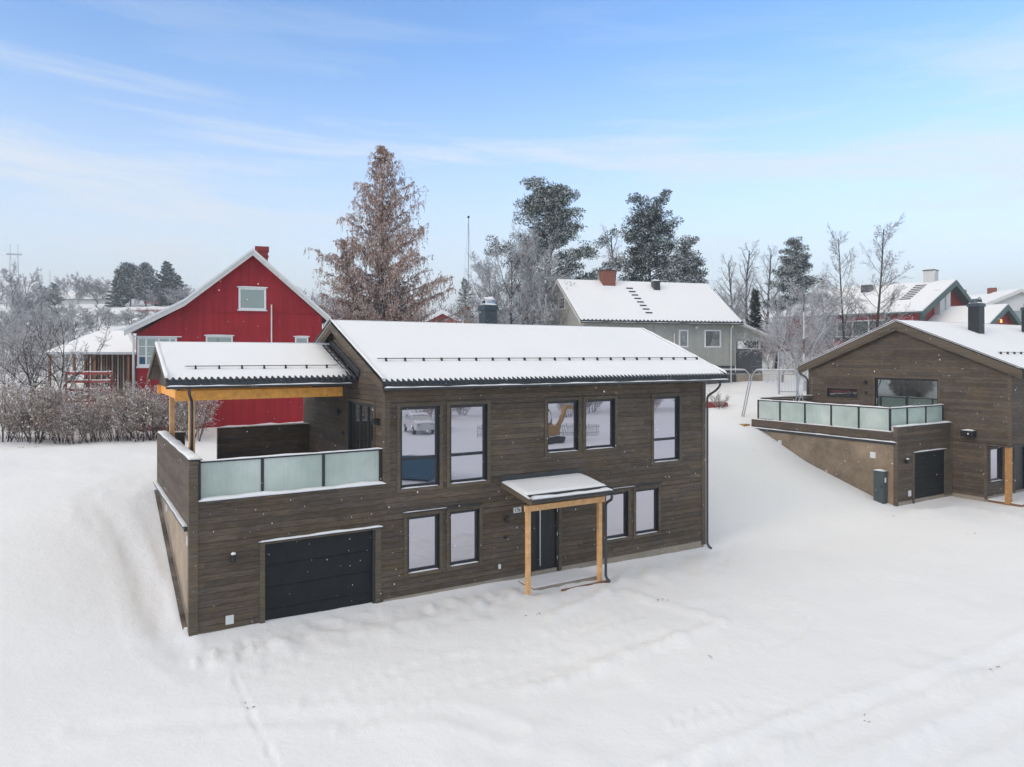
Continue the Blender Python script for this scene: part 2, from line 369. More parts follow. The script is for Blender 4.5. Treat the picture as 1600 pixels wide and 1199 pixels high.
TRACKS += [([G(214, 775, 2.0), G(168, 795, 1.9), G(140, 815, 1.7), G(150, 850, 1.3), G(190, 890, .9), G(225, 950, .5), G(262, 1005, .3), G(320, 1055, .2)], .42, .028, .014, .7),
           ([G(235, 770, 2.1), G(195, 795, 1.9), G(170, 825, 1.6), G(195, 870, 1.1), G(235, 940, .6), G(262, 985, .4), G(300, 1020, .2), G(400, 1010, .1)], .36, .026, .014, .7),
           ([G(365, 1062), G(385, 1110), G(410, 1165), G(440, 1230)], .09, .012, .006, 2.),
           ([G(320, 1040), G(400, 1012), G(500, 985), G(610, 965), G(700, 950), G(800, 930)], .16, .06, .05, 1.2),
           ([G(860, 965), G(960, 915), G(1030, 940), G(1085, 955), G(1128, 968)], .25, -.07, 0, 1.),
           ([G(1128, 968), G(1080, 990), G(1000, 1015), G(940, 1040), G(820, 1080)], .3, -.06, 0, 1.2),
           ([G(1265, 960), G(1245, 990), G(1200, 1008), G(1150, 1012)], .12, .03, .02, .3),
           ([G(370, 1075), G(500, 1035), G(650, 1015), G(800, 1012), G(950, 960)], .15, .02, .02, .5),
           ([G(1700, 960), G(1600, 1000), G(1450, 1055), G(1330, 1100), G(1220, 1145), G(1100, 1200), G(1000, 1240)], .28, .05, .04, .9),
           ([G(1700, 985), G(1600, 1028), G(1480, 1075), G(1370, 1120), G(1270, 1165), G(1170, 1215)], .5, .02, .035, .9),
           ([G(1055, 1130), G(1110, 1115), G(1160, 1102), G(1220, 1112)], .12, .03, .03, 1.),
           ([G(1700, 1060), G(1600, 1100), G(1500, 1150), G(1400, 1210)], .4, .04, .03, .8),
           ([G(1425, 800, .3), G(1500, 792, .3), G(1560, 803, .3), G(1640, 830, .3)], .5, -.10, 0, 1.),
           ([G(800, 1150), G(700, 1120), G(560, 1130), G(300, 1140), G(140, 1150)], .35, .02, .02, .5),
           ([G(1640, 1010), G(1500, 1062), G(1380, 1108), G(1280, 1150), G(1180, 1195), G(1090, 1240)], .10, .025, .015, 1.2),
           ([G(1000, 960), G(900, 990), G(800, 1012), G(640, 1050), G(480, 1110)], .16, .03, .02, .8),
           ([G(1040, 990), G(930, 1022), G(830, 1045), G(680, 1085), G(540, 1150)], .16, .03, .02, .8)]
def hf(X, Y, detail=True):
    X = np.asarray(X, float); Y = np.asarray(Y, float)
    z = base_h(X, Y)
    if not detail: return z
    d = np.hypot(X, Y)
    far = sstep(30, 80, d)
    amp = 1 - .6 * sstep(12, 17.2, Y) * sstep(30, 24, Y)
    z = z + (vnoise(X / 4.2, Y / 4.2, 1) * .16 + vnoise(X / 1.4, Y / 1.4, 2) * .06 + vnoise(X / .5, Y / .5, 3) * .026 * (.4 + 1.6 * sstep(-.1, .35, vnoise(X / 3.1, Y / 3.1, 12))) + vnoise(X / .19, Y / .19, 13) * .014 * sstep(.0, .3, vnoise(X / 2.3, Y / 2.3, 14))) * amp * (1 + far * 4)
    # shovelled and trodden strip in front of the houses
    strip = np.exp(-((Y - 16.35) / .95) ** 2) * ((X > 3) & (X < 18.6))
    z = z + strip * (vnoise(X / .45, Y / .36, 5) * .15 + vnoise(X / .17, Y / .16, 6) * .055)
    near = d < 45
    xs, ys = X[near], Y[near]; acc = np.zeros(xs.shape)
    for pl, wd, dep, rid, rg in TRACKS:
        wd *= .62; dep *= 1.1; rid *= 1.1
        best = np.full(xs.shape, 1e9)
        for (x0, y0), (x1, y1) in zip(pl[:-1], pl[1:]):
            dx, dy = x1 - x0, y1 - y0; t = np.clip(((xs - x0) * dx + (ys - y0) * dy) / (dx * dx + dy * dy), 0, 1)
            best = np.minimum(best, np.hypot(xs - x0 - t * dx, ys - y0 - t * dy))
        q = best + vnoise(xs / .6, ys / .6, 8) * wd * .9
        n = 1 + rg * (vnoise(xs / .22, ys / .2, 9) + vnoise(xs / .09, ys / .09, 10) * .5)
        acc += -dep * np.exp(-(q / wd) ** 2) * n + rid * np.exp(-((q - wd * 1.9) / (wd * .6)) ** 2) * n
    # keep the tracks off the walls
    z[near] += acc
    return z
def H1(x, y): return float(hf(np.array([x]), np.array([y]))[0])
def make_ground():
    az = np.concatenate([np.radians(np.arange(-48, 48.01, .17)), np.radians(np.arange(51, 312 - .01, 3))]) + 0
    rr = 1.5 * np.exp(np.arange(0, 560) * .0135); rr = np.concatenate([[.005, .5, 1.], rr[rr < 2600]])
    A, Rr = np.meshgrid(az, rr); ang = A + TH
    X = Rr * np.sin(ang); Y = Rr * np.cos(ang); Z = hf(X, Y)
    Z = np.where((X > 12.5) & (X < 46) & (Y > 18.3) & (Y < 24.2) & ((X < 17.8) | (X > 30.2)), Z - .6, Z)
    n, k = X.shape; v = np.stack([X, Y, Z], -1).reshape(-1, 3)
    i = np.arange(n - 1)[:, None] * k; j = np.arange(k)[None]; j2 = (j + 1) % k
    f = np.stack([i + j, i + k + j, i + k + j2, i + j2], -1).reshape(-1, 4)[:, ::-1]
    me = np_mesh('ground', v, f)
    o = link('ground', me, 'snow', None, True); tag(o, 'snow covered ground with faint tracks around the houses', None, None, 'structure')
make_ground()


# ------------------------------------------------------------------ building helpers (all in a local frame: x along the front, y into depth)
def clad(mb, axis, face, lo, hi, z0, z1, pitch, openings=(), thick=.022, outward=-1, gap=.008):
    """boards as real strips. axis 0: wall along x at y=face; axis 1: wall along y at x=face. lo/hi may be functions of z"""
    fl = lo if callable(lo) else (lambda z: lo); fh = hi if callable(hi) else (lambda z: hi)
    r = math.floor(z0 / pitch)
    while r * pitch < z1 - 1e-6:
        a = max(z0, r * pitch); b = min(z1, (r + 1) * pitch); r += 1
        cuts = sorted({a, b} | {q for o in openings for q in o[2:4] if a < q < b})
        for c0, c1 in zip(cuts[:-1], cuts[1:]):
            if c1 - c0 < .004: continue
            bot = c0 + (gap if c0 == a else 0); mid = (c0 + c1) / 2
            ops = sorted((o[0], o[1]) for o in openings if o[2] < mid < o[3])
            segs = []; cur = None
            edges = [(None, ops[0][0] if ops else None)]
            for i in range(len(ops)): edges.append((ops[i][1], ops[i + 1][0] if i + 1 < len(ops) else None))
            for s0, s1 in edges:
                l0, l1 = (fl(bot), fl(c1)) if s0 is None else (s0, s0)
                h0, h1 = (fh(bot), fh(c1)) if s1 is None else (s1, s1)
                l0, l1, h0, h1 = max(l0, fl(bot)), max(l1, fl(c1)), min(h0, fh(bot)), min(h1, fh(c1))
                if h0 - l0 < .005 and h1 - l1 < .005: continue
                h0, h1 = max(h0, l0), max(h1, l1)
                fo, fi = face + outward * thick, face
                def P(t, n, z): return (t, n, z) if axis == 0 else (n, t, z)
                mb.hexa([P(l0, fo - outward * .0, bot), P(h0, fo, bot), P(h0, fi, bot), P(l0, fi, bot),
                         P(l1, fo - outward * .006, c1), P(h1, fo - outward * .006, c1), P(h1, fi, c1), P(l1, fi, c1)])
    return mb
def snowcap(parent, p0, p1, width, height, seed=0, name='snow', res=.12, m='snow', upn=(0, 0, 1)):
    """rounded lumpy snow lying along p0-p1"""
    p0, p1 = Vector(p0), Vector(p1); L = (p1 - p0).length; n = max(2, int(L / res)); d = (p1 - p0) / L
    side = d.cross(Vector(upn)).normalized(); up = side.cross(d).normalized(); k = 6; rnd = random.Random(seed)
    ph = [rnd.random() * 9 for _ in range(3)]; mb = MB(); vs = []
    for i in range(n + 1):
        t = i / n; s = t * L
        e = min(1, s / .05, (L - s) / .05) if L > .2 else 1; e = max(e, .25)
        hh = height * (1 + .22 * math.sin(s * 2.1 + ph[0]) + .18 * math.sin(s * 5.3 + ph[1]) + .08 * math.sin(s * 13 + ph[2])) * e
        ww = width / 2 * (1 + .05 * math.sin(s * 3.7 + ph[1]))
        for j in range(k + 1):
            a = math.pi * j / k
            vs.append(p0 + d * s + side * math.copysign(abs(math.cos(a)) ** .45, math.cos(a)) * ww + up * (abs(math.sin(a)) ** .6 * hh))
    fs = [(i * (k + 1) + j, i * (k + 1) + j + 1, (i + 1) * (k + 1) + j + 1, (i + 1) * (k + 1) + j) for i in range(n) for j in range(k)]
    fs += [(i * (k + 1), (i + 1) * (k + 1), (i + 1) * (k + 1) + k, i * (k + 1) + k) for i in range(n)]
    fs += [tuple(range(k + 1)), tuple(n * (k + 1) + j for j in range(k + 1))[::-1]]
    return mb.add(vs, fs).build(name, m, parent, True)
def ring(mb, axis, x0, x1, z0, z1, w_, n0, n1):  # rectangular frame between normals n0..n1
    def B(a, b, c, d_): mb.box(a, b, n0, n1, c, d_) if axis == 0 else mb.box(n0, n1, a, b, c, d_)
    B(x0, x1, z0, z0 + w_); B(x0, x1, z1 - w_, z1); B(x0, x0 + w_, z0 + w_, z1 - w_); B(x1 - w_, x1, z0 + w_, z1 - w_)
def window(parent, axis, face, x0, x1, z0, z1, out=-1, transom=None, mull=None, trimw=.09, cap=False, capx=None, sill=True, trimm='trim', fm='frame', gm='glass', name='window', fw=.082, rec=.05, sash=False, reveal=True, seed=0):
    """x0..z1 is the outer edge of the dark frame; the trim lies round it"""
    mb = MB(); rc = face - out * rec
    ring(mb, axis, x0, x1, z0, z1, fw, rc, rc - out * .06)
    if reveal: ring(mb, axis, x0 - .004, x1 + .004, z0 - .004, z1 + .004, .012, face + out * .02, rc - out * .09)
    def B(m_, a, b, n0, n1, c, d_): m_.box(a, b, n0, n1, c, d_) if axis == 0 else m_.box(n0, n1, a, b, c, d_)
    if transom: B(mb, x0 + fw, x1 - fw, rc, rc - out * .05, transom - .04, transom + .04)
    for q in (mull or ()): B(mb, q - .035, q + .035, rc, rc - out * .05, z0 + fw, z1 - fw)
    wn = mb.build(name, fm, parent)
    g = MB(); B(g, x0 + fw - .01, x1 - fw + .01, rc - out * .03, rc - out * .04, z0 + fw - .01, z1 - fw + .01); g.build('pane', gm, wn)
    if trimw:
        t = MB(); n0, n1 = face + out * .022, face + out * .045
        B(t, x0 - trimw, x0 - .006, n0 - out * .03, n1, z0 - trimw, z1 + trimw); B(t, x1 + .006, x1 + trimw, n0 - out * .03, n1, z0 - trimw, z1 + trimw)
        B(t, x0 - .006, x1 + .006, n0 - out * .03, n1 - out * .003, z1 + .006, z1 + trimw); B(t, x0 - .006, x1 + .006, n0 - out * .03, n1 - out * .003, z0 - trimw, z0 - .006)
        t.build('trim', trimm, wn)
    if sill:
        a, b = (x0 + .03, x1 - .03)
        n = face + out * .0
        P = (lambda t_, z: (t_, n, z)) if axis == 0 else (lambda t_, z: (n, t_, z))
        snowcap(wn, P(a, z0 + .002), P(b, z0 + .002), .08, .020, seed, 'sill_snow', .1)
    return wn
def tile_roof(parent, x0, x1, ye, ze, yr, zr, snow=.065, name='roof', bare_right=0, wave=.15, amp=.030, lumps=1., m='roofsnow', back=True, edge=.07, ridge=True, resx=6):
    """one pitched roof in the parent's frame: front slope with wavy tiles under snow (and a plain back slope)"""
    L = math.hypot(yr - ye, zr - ze); dy, dz = (yr - ye) / L, (zr - ze) / L; ny, nz = -dz, dy
    if yr < ye: ny, nz = -ny * 1, nz
    if nz < 0: ny, nz = -ny, -nz
    nx = int((x1 - x0) / wave * resx); X = np.linspace(x0, x1, nx + 1)
    def surf(Sx, hfun, Xa):
        A, B_ = np.meshgrid(Sx, Xa, indexing='ij'); Hh = hfun(A, B_)
        v = np.stack([B_, ye + dy * A + ny * Hh, ze + dz * A + nz * Hh], -1).reshape(-1, 3)
        n, k = A.shape; i = np.arange(n - 1)[:, None] * k; j = np.arange(k - 1)[None]
        f = np.stack([i + j, i + j + 1, i + k + j + 1, i + k + j], -1).reshape(-1, 4); return v, f
    course = .34; Sx = [0, 0]
    for i in range(1, int(L / course) + 1): Sx += [i * course - .004, i * course + .004]
    Sx = np.array(sorted(Sx[1:] + [L]))
    def ht(A, B_):
        c = np.floor(A / course + 1e-6); return amp * (1 - np.abs(np.mod(B_ / wave, 1) * 2 - 1) ** 1.5 * 2) + .028 * (1 - (A / course - c)) - .03
    v, f = surf(Sx, ht, X)
    # eave edge skirt so that the tile ends have thickness
    k = nx + 1; top = v[:k].copy(); bot = top.copy(); bot[:, 2] -= .08; off = len(v); v = np.concatenate([v, bot])
    j = np.arange(nx); f = np.concatenate([f, np.stack([j, off + j, off + j + 1, j + 1], -1)])
    rf = link(name, np_mesh(name, v, f), 'tile', parent)
    # snow
    Xs = np.linspace(x0 + .015, x1 - .015, nx + 1); Ss = np.concatenate([np.linspace(edge - .03, edge + .5, 16), np.arange(edge + .6, L, .14), [L]])
    def hs(A, B_):
        e = sstep(edge - .05, edge + .42, A) ; e = e ** .7
        q = snow * e * (1 + .25 * lumps * vnoise(B_ / 1.3, A / .9, 4) + .15 * lumps * vnoise(B_ / .4, A / .35, 5)) - .012 + amp * .55 * (1 - e) * (1 - np.abs(np.mod(B_ / wave, 1) * 2 - 1) ** 1.5 * 2) * .2
        sd_ = np.minimum(B_ - x0, x1 - B_); q = q * sstep(-.02, .10, sd_) - .01 * (1 - sstep(0, .05, sd_))
        if bare_right: q = q - (snow + .03) * (sstep(bare_right * (.75 + .5 * vnoise(A / .5, B_ * 0, 9)), 0, x1 - B_)) ** 1.5
        if not ridge: q = q * sstep(-.05, .12, L - A)
        return q
    v, f = surf(Ss, hs, Xs); sn = link('snow', np_mesh('snow', v, f), m, rf, True)
    if back:
        yb = 2 * yr - ye; b = MB(); b.poly([(x0, yr, zr - .02), (x0, yb, ze - .02), (x0, yb, ze - .08), (x0, yr, zr - .08)], (x1 - x0, 0, 0))
        b.poly([(x0, yr, zr + .0), (x0, yb, ze + .0), (x0, yb, ze - .0199), (x0, yr, zr - .0199)], (x1 - x0, 0, 0)); b.build('back_slope', 'tile', rf)
        b = MB(); b.poly([(x0 + .02, yr - .02, zr + snow * 1.02), (x0 + .02, yb - .08, ze + snow + .03), (x0 + .02, yb - .02, ze + .01), (x0 + .02, yr, zr + .001)], (x1 - x0 - .04, 0, 0)); b.build('back_snow', m, rf)
    return rf
def verge(parent, x, thick, ye, ze, yr, zr, yb, zb, depth=.22, m='trim', name='verge_board', drop=.03):
    mb = MB()
    for a, b, c, d_ in ((ye, ze, yr, zr), (yb, zb, yr, zr)):
        mb.poly([(x, a, b - drop), (x, c, d_ - drop), (x, c, d_ - drop - depth), (x, a, b - drop - depth)], (thick, 0, 0))
    return mb.build(name, m, parent)
def gutter(parent, p0, p1, r=.06, m='metal', snow=True, seed=1):
    p0, p1 = Vector(p0), Vector(p1); d = (p1 - p0).normalized(); side = Vector((d.y, -d.x, 0)); mb = MB(); n = 8; vs = []
    for p in (p0, p1):
        for rad in (r, r - .008):
            for k in range(n + 1):
                a = math.pi + math.pi * k / n; vs.append(p + side * math.cos(a) * rad + Vector((0, 0, math.sin(a) * rad)))
    q = n + 1; fs = []
    for k in range(n):
        fs += [(k, k + 1, 2 * q + k + 1, 2 * q + k), (q + k + 1, q + k, 3 * q + k, 3 * q + k + 1)]
    fs += [(0, 2 * q, 3 * q, q), (n, q + n, 3 * q + n, 2 * q + n), tuple(range(0, q)), tuple(range(2 * q, 3 * q))[::-1]]
    g = mb.add(vs, fs).build('gutter', m, parent, False)
    if snow: snowcap(g, p0 - Vector((0, 0, .015)), p1 - Vector((0, 0, .015)), r * 1.75, .035, seed, 'snow', .075)
    return g
def downpipe(parent, pts, r=.038, m='metal'):
    # rounded corners
    P = [Vector(p) for p in pts]; out = [P[0]]
    for a, b, c in zip(P[:-2], P[1:-1], P[2:]):
        l = min(.09, (b - a).length / 2.2, (c - b).length / 2.2)
        q0 = b + (a - b).normalized() * l; q1 = b + (c - b).normalized() * l
        for t in (0, .25, .5, .75, 1): out.append(q0.lerp(b, t).lerp(b.lerp(q1, t), t))
    out.append(P[-1]); return MB().tube(out, r, 10).build('downpipe', m, parent, True)
def snow_guard(parent, x0, x1, y, z, dy, dz, step=.55, m='black'):
    """rail on brackets standing proud of the snow"""
    mb = MB(); h = .105
    mb.tube([(x0, y, z + h), (x1, y, z + h)], .012, 6)
    x = x0 + .25
    while x < x1 - .05:
        mb.box(x - .015, x + .015, y - .02, y + .05, z - .05, z + h + .02); mb.box(x - .022, x + .022, y - .03, y + .0, z + .02, z + h - .01); x += step
    return mb.build('snow_guard', m, parent)
def wall_lamp(parent, x, y, z, out=(0, -1), name='wall_lamp', snow=True, r=.055, h=.19):
    ox, oy = out; mb = MB(); cx, cy = x + ox * .11, y + oy * .11
    mb.tube([(cx, cy, z - h), (cx, cy, z)], r, 14); mb.box(min(x, cx) - (.03 if ox == 0 else 0), max(x, cx) + (.03 if ox == 0 else 0), min(y, cy) - (.03 if oy == 0 else 0), max(y, cy) + (.03 if oy == 0 else 0), z - .13, z - .07)
    o = mb.build(name, 'black', parent, bevel=.004)
    if snow:
        s = MB(); s.tube([(cx, cy, z - .002), (cx, cy, z + .025), (cx, cy, z + .045)], [r, r * 1.02, r * .5], 12); s.build('snow', 'snow', o, True)
    return o
def vent(parent, axis, face, a, z, w_=.17, h=.2, out=-1, name='wall_vent', slats=4, m='white'):
    mb = MB(); n0, n1 = face, face + out * .035
    def B(x0, x1, c, d_, e0, e1): mb.box(x0, x1, e0, e1, c, d_) if axis == 0 else mb.box(e0, e1, x0, x1, c, d_)
    B(a, a + w_, z, z + h, n0, n1)
    for i in range(slats):
        zz = z + h * (i + .7) / (slats + .6); B(a + .02, a + w_ - .02, zz, zz + h * .07, n1, n1 + out * .008)
    return mb.build(name, m, parent, bevel=.004)

def text_mesh(txt, size, name, m, parent, loc, rot):
    cu = bpy.data.curves.new('t', 'FONT'); cu.body = txt; cu.size = size; cu.extrude = .002; cu.align_x = 'CENTER'; cu.align_y = 'CENTER'; cu.offset = size * .02
    ob = bpy.data.objects.new('t', cu); col.objects.link(ob); dg = bpy.context.evaluated_depsgraph_get()
    me = bpy.data.meshes.new_from_object(ob.evaluated_get(dg)); bpy.data.objects.remove(ob)
    o = link(name, me, m, parent); o.location = loc; o.rotation_euler = rot; return o

# ================================================================== MAIN HOUSE
FY = 17.69
def main_house():
    h = empty('timber_house', (6, FY, 0), 0, 'nearest dark brown timber house with wide snowy roof, garage and roofed deck on its left', 'house')
    off = Vector((6, FY, 0))
    class Par: pass
    # geometry below is written in world metres; shift children back by the root position
    root = bpy.data.objects.new('x', None)
    kids = []
    def K(o): kids.append(o); return o
    # ---- front wall boards
    wins = [(7.35, 8.48, 3.10, 5.24, 3.87), (8.79, 9.95, 3.10, 5.24, 3.87), (11.98, 13.11, 3.72, 5.24, None), (13.38, 14.52, 3.72, 5.24, None), (16.14, 17.27, 3.12, 5.24, 3.84),
            (7.55, 8.48, .86, 2.34, None), (8.78, 9.70, .86, 2.34, None), (14.16, 15.06, .86, 2.30, None), (15.38, 16.34, .86, 2.30, None)]
    ops = [(a, b, c, d) for a, b, c, d, _ in wins] + [(3.93, 6.66, -.2, 2.13), (11.36, 12.40, -.2, 2.31)]
    mb = MB()
    clad(mb, 0, FY, 2.46, 6.94, .30, 3.26, .145, ops)
    clad(mb, 0, FY, 6.94, 18.33, .30, 5.72, .145, ops)
    wall = K(mb.build('wall', 'cladx', root))
    # side and gable boards
    mb = MB(); zr, ze, yr, ye = 7.57, 5.85, 21.5, 17.2; sl = (zr - ze) / (yr - ye)
    lo = lambda z: max(FY + .02, yr - (zr - .14 - z) / sl); hi = lambda z: min(25.31, yr + (zr - .14 - z) / sl)
    clad(mb, 1, 6.94, lo, hi, 3.1, 7.4, .145, [(18.42, 20.5, 3.15, 5.27)])
    K(mb.build('gable_wall', 'clady', root)); K(clad(MB(), 1, 2.29, 17.86, 24.6, 2.72, 4.22, .145).build('parapet_wall', 'clady', root))
    K(clad(MB(), 1, 18.43, lo, hi, .2, 7.4, .145, outward=1).build('end_wall', 'clady', root))
    # solid cores behind the boards
    c = MB(); c.box(2.31, 2.53, 17.72, 24.6, 2.72, 4.2); c.box(6.96, 18.41, 25.1, 25.3, 0, 5.7); c.box(2.4, 18.41, FY + .10, FY + .12, 0, 3.24); c.box(6.96, 18.41, FY + .10, FY + .12, 3.24, 5.75)
    for xx in (7.06, 18.30):
        c.poly([(xx, FY + .02, 3.1 if xx < 10 else 0), (xx, 25.3, 3.1 if xx < 10 else 0), (xx, 25.3, 5.85), (xx, 21.5, 7.36), (xx, FY + .02, 5.85)], (.025, 0, 0))
    c.box(2.46, 18.33, FY + .001, FY + .09, 2.7, 3.05); c.box(2.31, 2.5, FY + .05, 24.6, 2.5, 2.74)
    K(c.build('wall_core', 'black', root))
    # corner boards and horizontal trims
    for q in ((2.268, 2.46, FY - .045, FY + .17, .12, 4.20), (2.268, 2.30, 24.55, 24.62, 2.7, 4.24), (6.915, 7.07, FY - .045, FY + .14, 3.27, 5.6), (18.30, 18.475, FY - .045, FY + .12, .16, 5.68)):
        K(MB().box(*q).build('corner_board', 'trim', root))
    K(MB().box(2.46, 6.90, FY - .03, FY + .2, 3.24, 3.27).build('ledge_board', 'trim', root))
    f = MB(); f.box(2.5, 3.80, FY - .01, FY + .3, -.3, .296); f.box(6.86, 18.40, FY - .01, FY + .3, -.3, .296)
    K(f.build('foundation', 'conc', root))
    p = MB(); p.box(2.33, 2.45, FY + .15, 24.6, -.1, 2.60); K(p.build('side_plinth', 'plaster', root))
    g = MB(); g.bar((2.235, 17.75, .24), (2.235, 24.5, 2.46), .11, .08); K(g.build('drainage_strip', 'gravel', root))
    lg = MB(); lg.bar((2.235, 17.86, 2.70), (2.235, 24.75, 2.70), .13, .02); lg.box(2.20, 2.30, 17.87, 24.7, 2.60, 2.69)
    o = K(lg.build('drip_flashing', 'metal', root)); snowcap(o, (2.235, 17.87, 2.71), (2.235, 24.75, 2.71), .12, .022, 3)
    for yy, zz in ((22.3, 2.22), (18.1, 2.2)): K(vent(root, 1, 2.33, yy, zz, .16, .22))
    # deck
    d = MB(); d.box(2.5, 6.94, FY + .2, 24.6, 2.95, 3.14); o = K(d.build('deck', 'pine', root))
    s = MB(); s.box(2.53, 6.92, FY + .22, 24.9, 3.14, 3.22); s.build('snow', 'snow', o)
    o = K(MB().box(2.47, 6.93, FY - .05, FY + .22, 3.27, 3.285).build('ledge_flashing', 'metal', root))
    snowcap(o, (2.47, FY + .07, 3.285), (6.95, FY + .07, 3.285), .26, .06, 5, 'snow')
    # parapet and back screens
    K(MB().box(2.28, 2.56, FY + .0, 24.65, 4.22, 4.235).build('parapet_cap', 'metal', root)); snowcap(kids[-1], (2.41, FY + .02, 4.235), (2.41, 24.65, 4.235), .25, .05, 6)
    mb = MB(); clad(mb, 0, 24.6, 4.03, 6.92, 3.15, 4.27, .145); clad(mb, 0, 24.6, 2.53, 3.05, 3.15, 4.2, .145)
    mb.box(4.03, 6.92, 24.602, 24.7, 3.0, 4.27); mb.box(2.53, 3.05, 24.602, 24.7, 3.0, 4.2); mb.box(4.0, 4.06, 24.56, 24.72, 3.1, 4.27)
    o = K(mb.build('deck_screen', 'cladx', root)); snowcap(o, (4.02, 24.64, 4.275), (6.93, 24.64, 4.275), .13, .03, 7); snowcap(o, (2.5, 24.64, 4.20), (3.05, 24.64, 4.20), .13, .03, 8)
    # glass railing
    fr = MB(); GY = 17.84
    for x in (2.50, 3.905, 5.375, 6.86): fr.box(x - .035, x + .035, GY - .025, GY + .035, 3.22, 4.14)
    fr.box(2.47, 6.90, GY - .025, GY + .03, 4.13, 4.17)
    rl = K(fr.build('glass_railing', 'frame', root, bevel=.004)); snowcap(rl, (2.47, GY, 4.17), (6.92, GY, 4.17), .09, .03, 9)
    for a, b in ((2.535, 3.87), (3.94, 5.34), (5.41, 6.825)): MB().box(a, b, GY - .005, GY + .006, 3.29, 4.13).build('glass_panel', 'frosted', rl)
    # sliding door on the deck
    sw = K(window(root, 1, 6.94, 18.42, 20.5, 3.22, 5.27, -1, mull=(19.1, 19.75), gm='glassdark', name='sliding_door', sill=False, trimw=.085))
    MB().box(6.90, 6.93, 18.52, 18.55, 4.05, 4.3).build('handle', 'inox', sw)
    K(wall_lamp(root, 6.92, 21.25, 5.0, (-1, 0), snow=False)); K(MB().box(6.87, 6.92, 20.95, 21.02, 4.25, 4.35).build('socket', 'black', root))
    K(MB().box(6.74, 6.92, 18.0, 18.14, 4.78, 4.93).build('wall_lamp', 'black', root, bevel=.01))
    # windows
    for i, (a, b, c0, c1, tr) in enumerate(wins):
        K(window(root, 0, FY, a, b, c0, c1, -1, transom=tr, seed=i, trimw=.095))
    for a, b, z in ((7.42, 9.82, 2.455), (14.06, 16.46, 2.415)):
        o = K(MB().box(a, b, FY - .085, FY - .02, z, z + .025).build('window_head_cap', 'metal', root)); snowcap(o, (a, FY - .055, z + .026), (a + 1.25, FY - .055, z + .026), .05, .012, 4)
    # garage door
    gd = MB()
    for i in range(4): gd.box(3.94, 6.65, FY + .055, FY + .09, .02 + i * .528, .02 + (i + 1) * .528 - .010)
    gd.box(3.94, 6.65, FY + .07, FY + .095, 0, 2.13); g_ = K(gd.build('garage_door', 'gdoor', root, bevel=.003))
    t = MB(); t.box(3.81, 3.925, FY - .045, FY + .08, .0, 2.15); t.box(6.665, 6.82, FY - .045, FY + .08, -.05, 2.15); t.box(3.81, 6.82, FY - .042, FY + .08, 2.13, 2.20); t.build('trim', 'trim', g_)
    MB().box(6.60, 6.664, FY - .02, FY + .06, 0, 2.13).build('jamb', 'frame', g_)
    MB().box(3.70, 3.808, FY - .03, FY, .0, .26).box(6.822, 6.88, FY - .03, FY, -.05, .28).build('corner_cover', 'metal', g_)
    snowcap(g_, (3.78, FY - .06, 2.20), (6.85, FY - .06, 2.20), .08, .04, 11, 'snow', .08); MB().box(3.78, 6.85, FY - .10, FY - .02, 2.185, 2.2).build('cap', 'metal', g_)
    # entrance door
    dr = MB(); dr.box(11.44, 12.32, FY + .05, FY + .10, .17, 2.26)
    for i in range(1, 9): dr.box(11.44 + i * .098, 11.446 + i * .098, FY + .044, FY + .05, .2, 2.24)
    e = K(dr.build('entrance_door', 'door', root)); fr = MB(); ring(fr, 0, 11.37, 12.39, .1, 2.31, .06, FY - .01, FY + .1); fr.build('door_frame', 'frame', e)
    MB().tube([(11.72, FY - .03, .45), (11.72, FY - .03, 2.12)], .02, 10).box(11.71, 11.73, FY - .03, FY + .05, .6, .62).box(11.71, 11.73, FY - .03, FY + .05, 1.95, 1.97).build('pull_handle', 'inox', e)
    MB().box(12.395, 12.48, FY - .045, FY + .05, .2, 2.4).box(11.27, 11.365, FY - .045, FY + .05, .2, 2.4).build('trim', 'trim', e)
    MB().tube([(12.335, FY - .025, .55), (12.335, FY - .025, .65)], .014, 8).tube([(12.335, FY - .025, 1.25), (12.335, FY - .025, 1.35)], .014, 8).tube([(12.335, FY - .025, 1.95), (12.335, FY - .025, 2.05)], .014, 8).build('hinge', 'inox', e)
    # small wall fittings
    K(wall_lamp(root, 3.20, FY - .02, 2.02)); K(wall_lamp(root, 10.53, FY - .02, 2.05, snow=False)); K(MB().box(10.50, 10.57, FY - .10, FY - .02, 1.40, 1.48).build('socket', 'black', root, bevel=.006))
    K(vent(root, 0, FY - .02, 3.05, .40, .175, .2)); K(MB().box(10.31, 10.38, FY - .06, FY - .02, .57, .70).tube([(10.345, FY - .08, .62), (10.345, FY - .06, .62)], .018, 8).build('outdoor_tap', 'white', root, bevel=.005))
    b = K(MB().box(11.16, 11.245, FY - .05, FY - .02, 1.49, 1.66).build('keypad', 'black', root, bevel=.006)); MB().box(11.185, 11.235, FY - .056, FY - .05, 1.52, 1.60).build('button', 'inox', b)
    sg = K(MB().box(10.80, 11.08, FY - .035, FY - .022, 2.075, 2.245).build('house_number_sign', 'white', root, bevel=.003))
    ring_ = MB(); ring(ring_, 0, 10.80, 11.08, 2.075, 2.245, .008, FY - .039, FY - .035); ring_.build('sign_border', 'black', sg)
    text_mesh('17a', .135, 'lettering', 'black', sg, (10.94, FY - .037, 2.157), (R(90), 0, 0))
    # main roof
    rf = K(tile_roof(root, 6.70, 19.03, 17.2, 5.93, 21.5, 7.60))
    u = MB()
    for sgn in (-1, 1):
        u.poly([(6.74, 21.5, 7.50), (6.74, 21.5 + sgn * 4.26, 5.82), (6.74, 21.5 + sgn * 4.26, 5.76), (6.74, 21.5, 7.44)], (12.25, 0, 0))
    K(u.build('soffit', 'soffit', root))
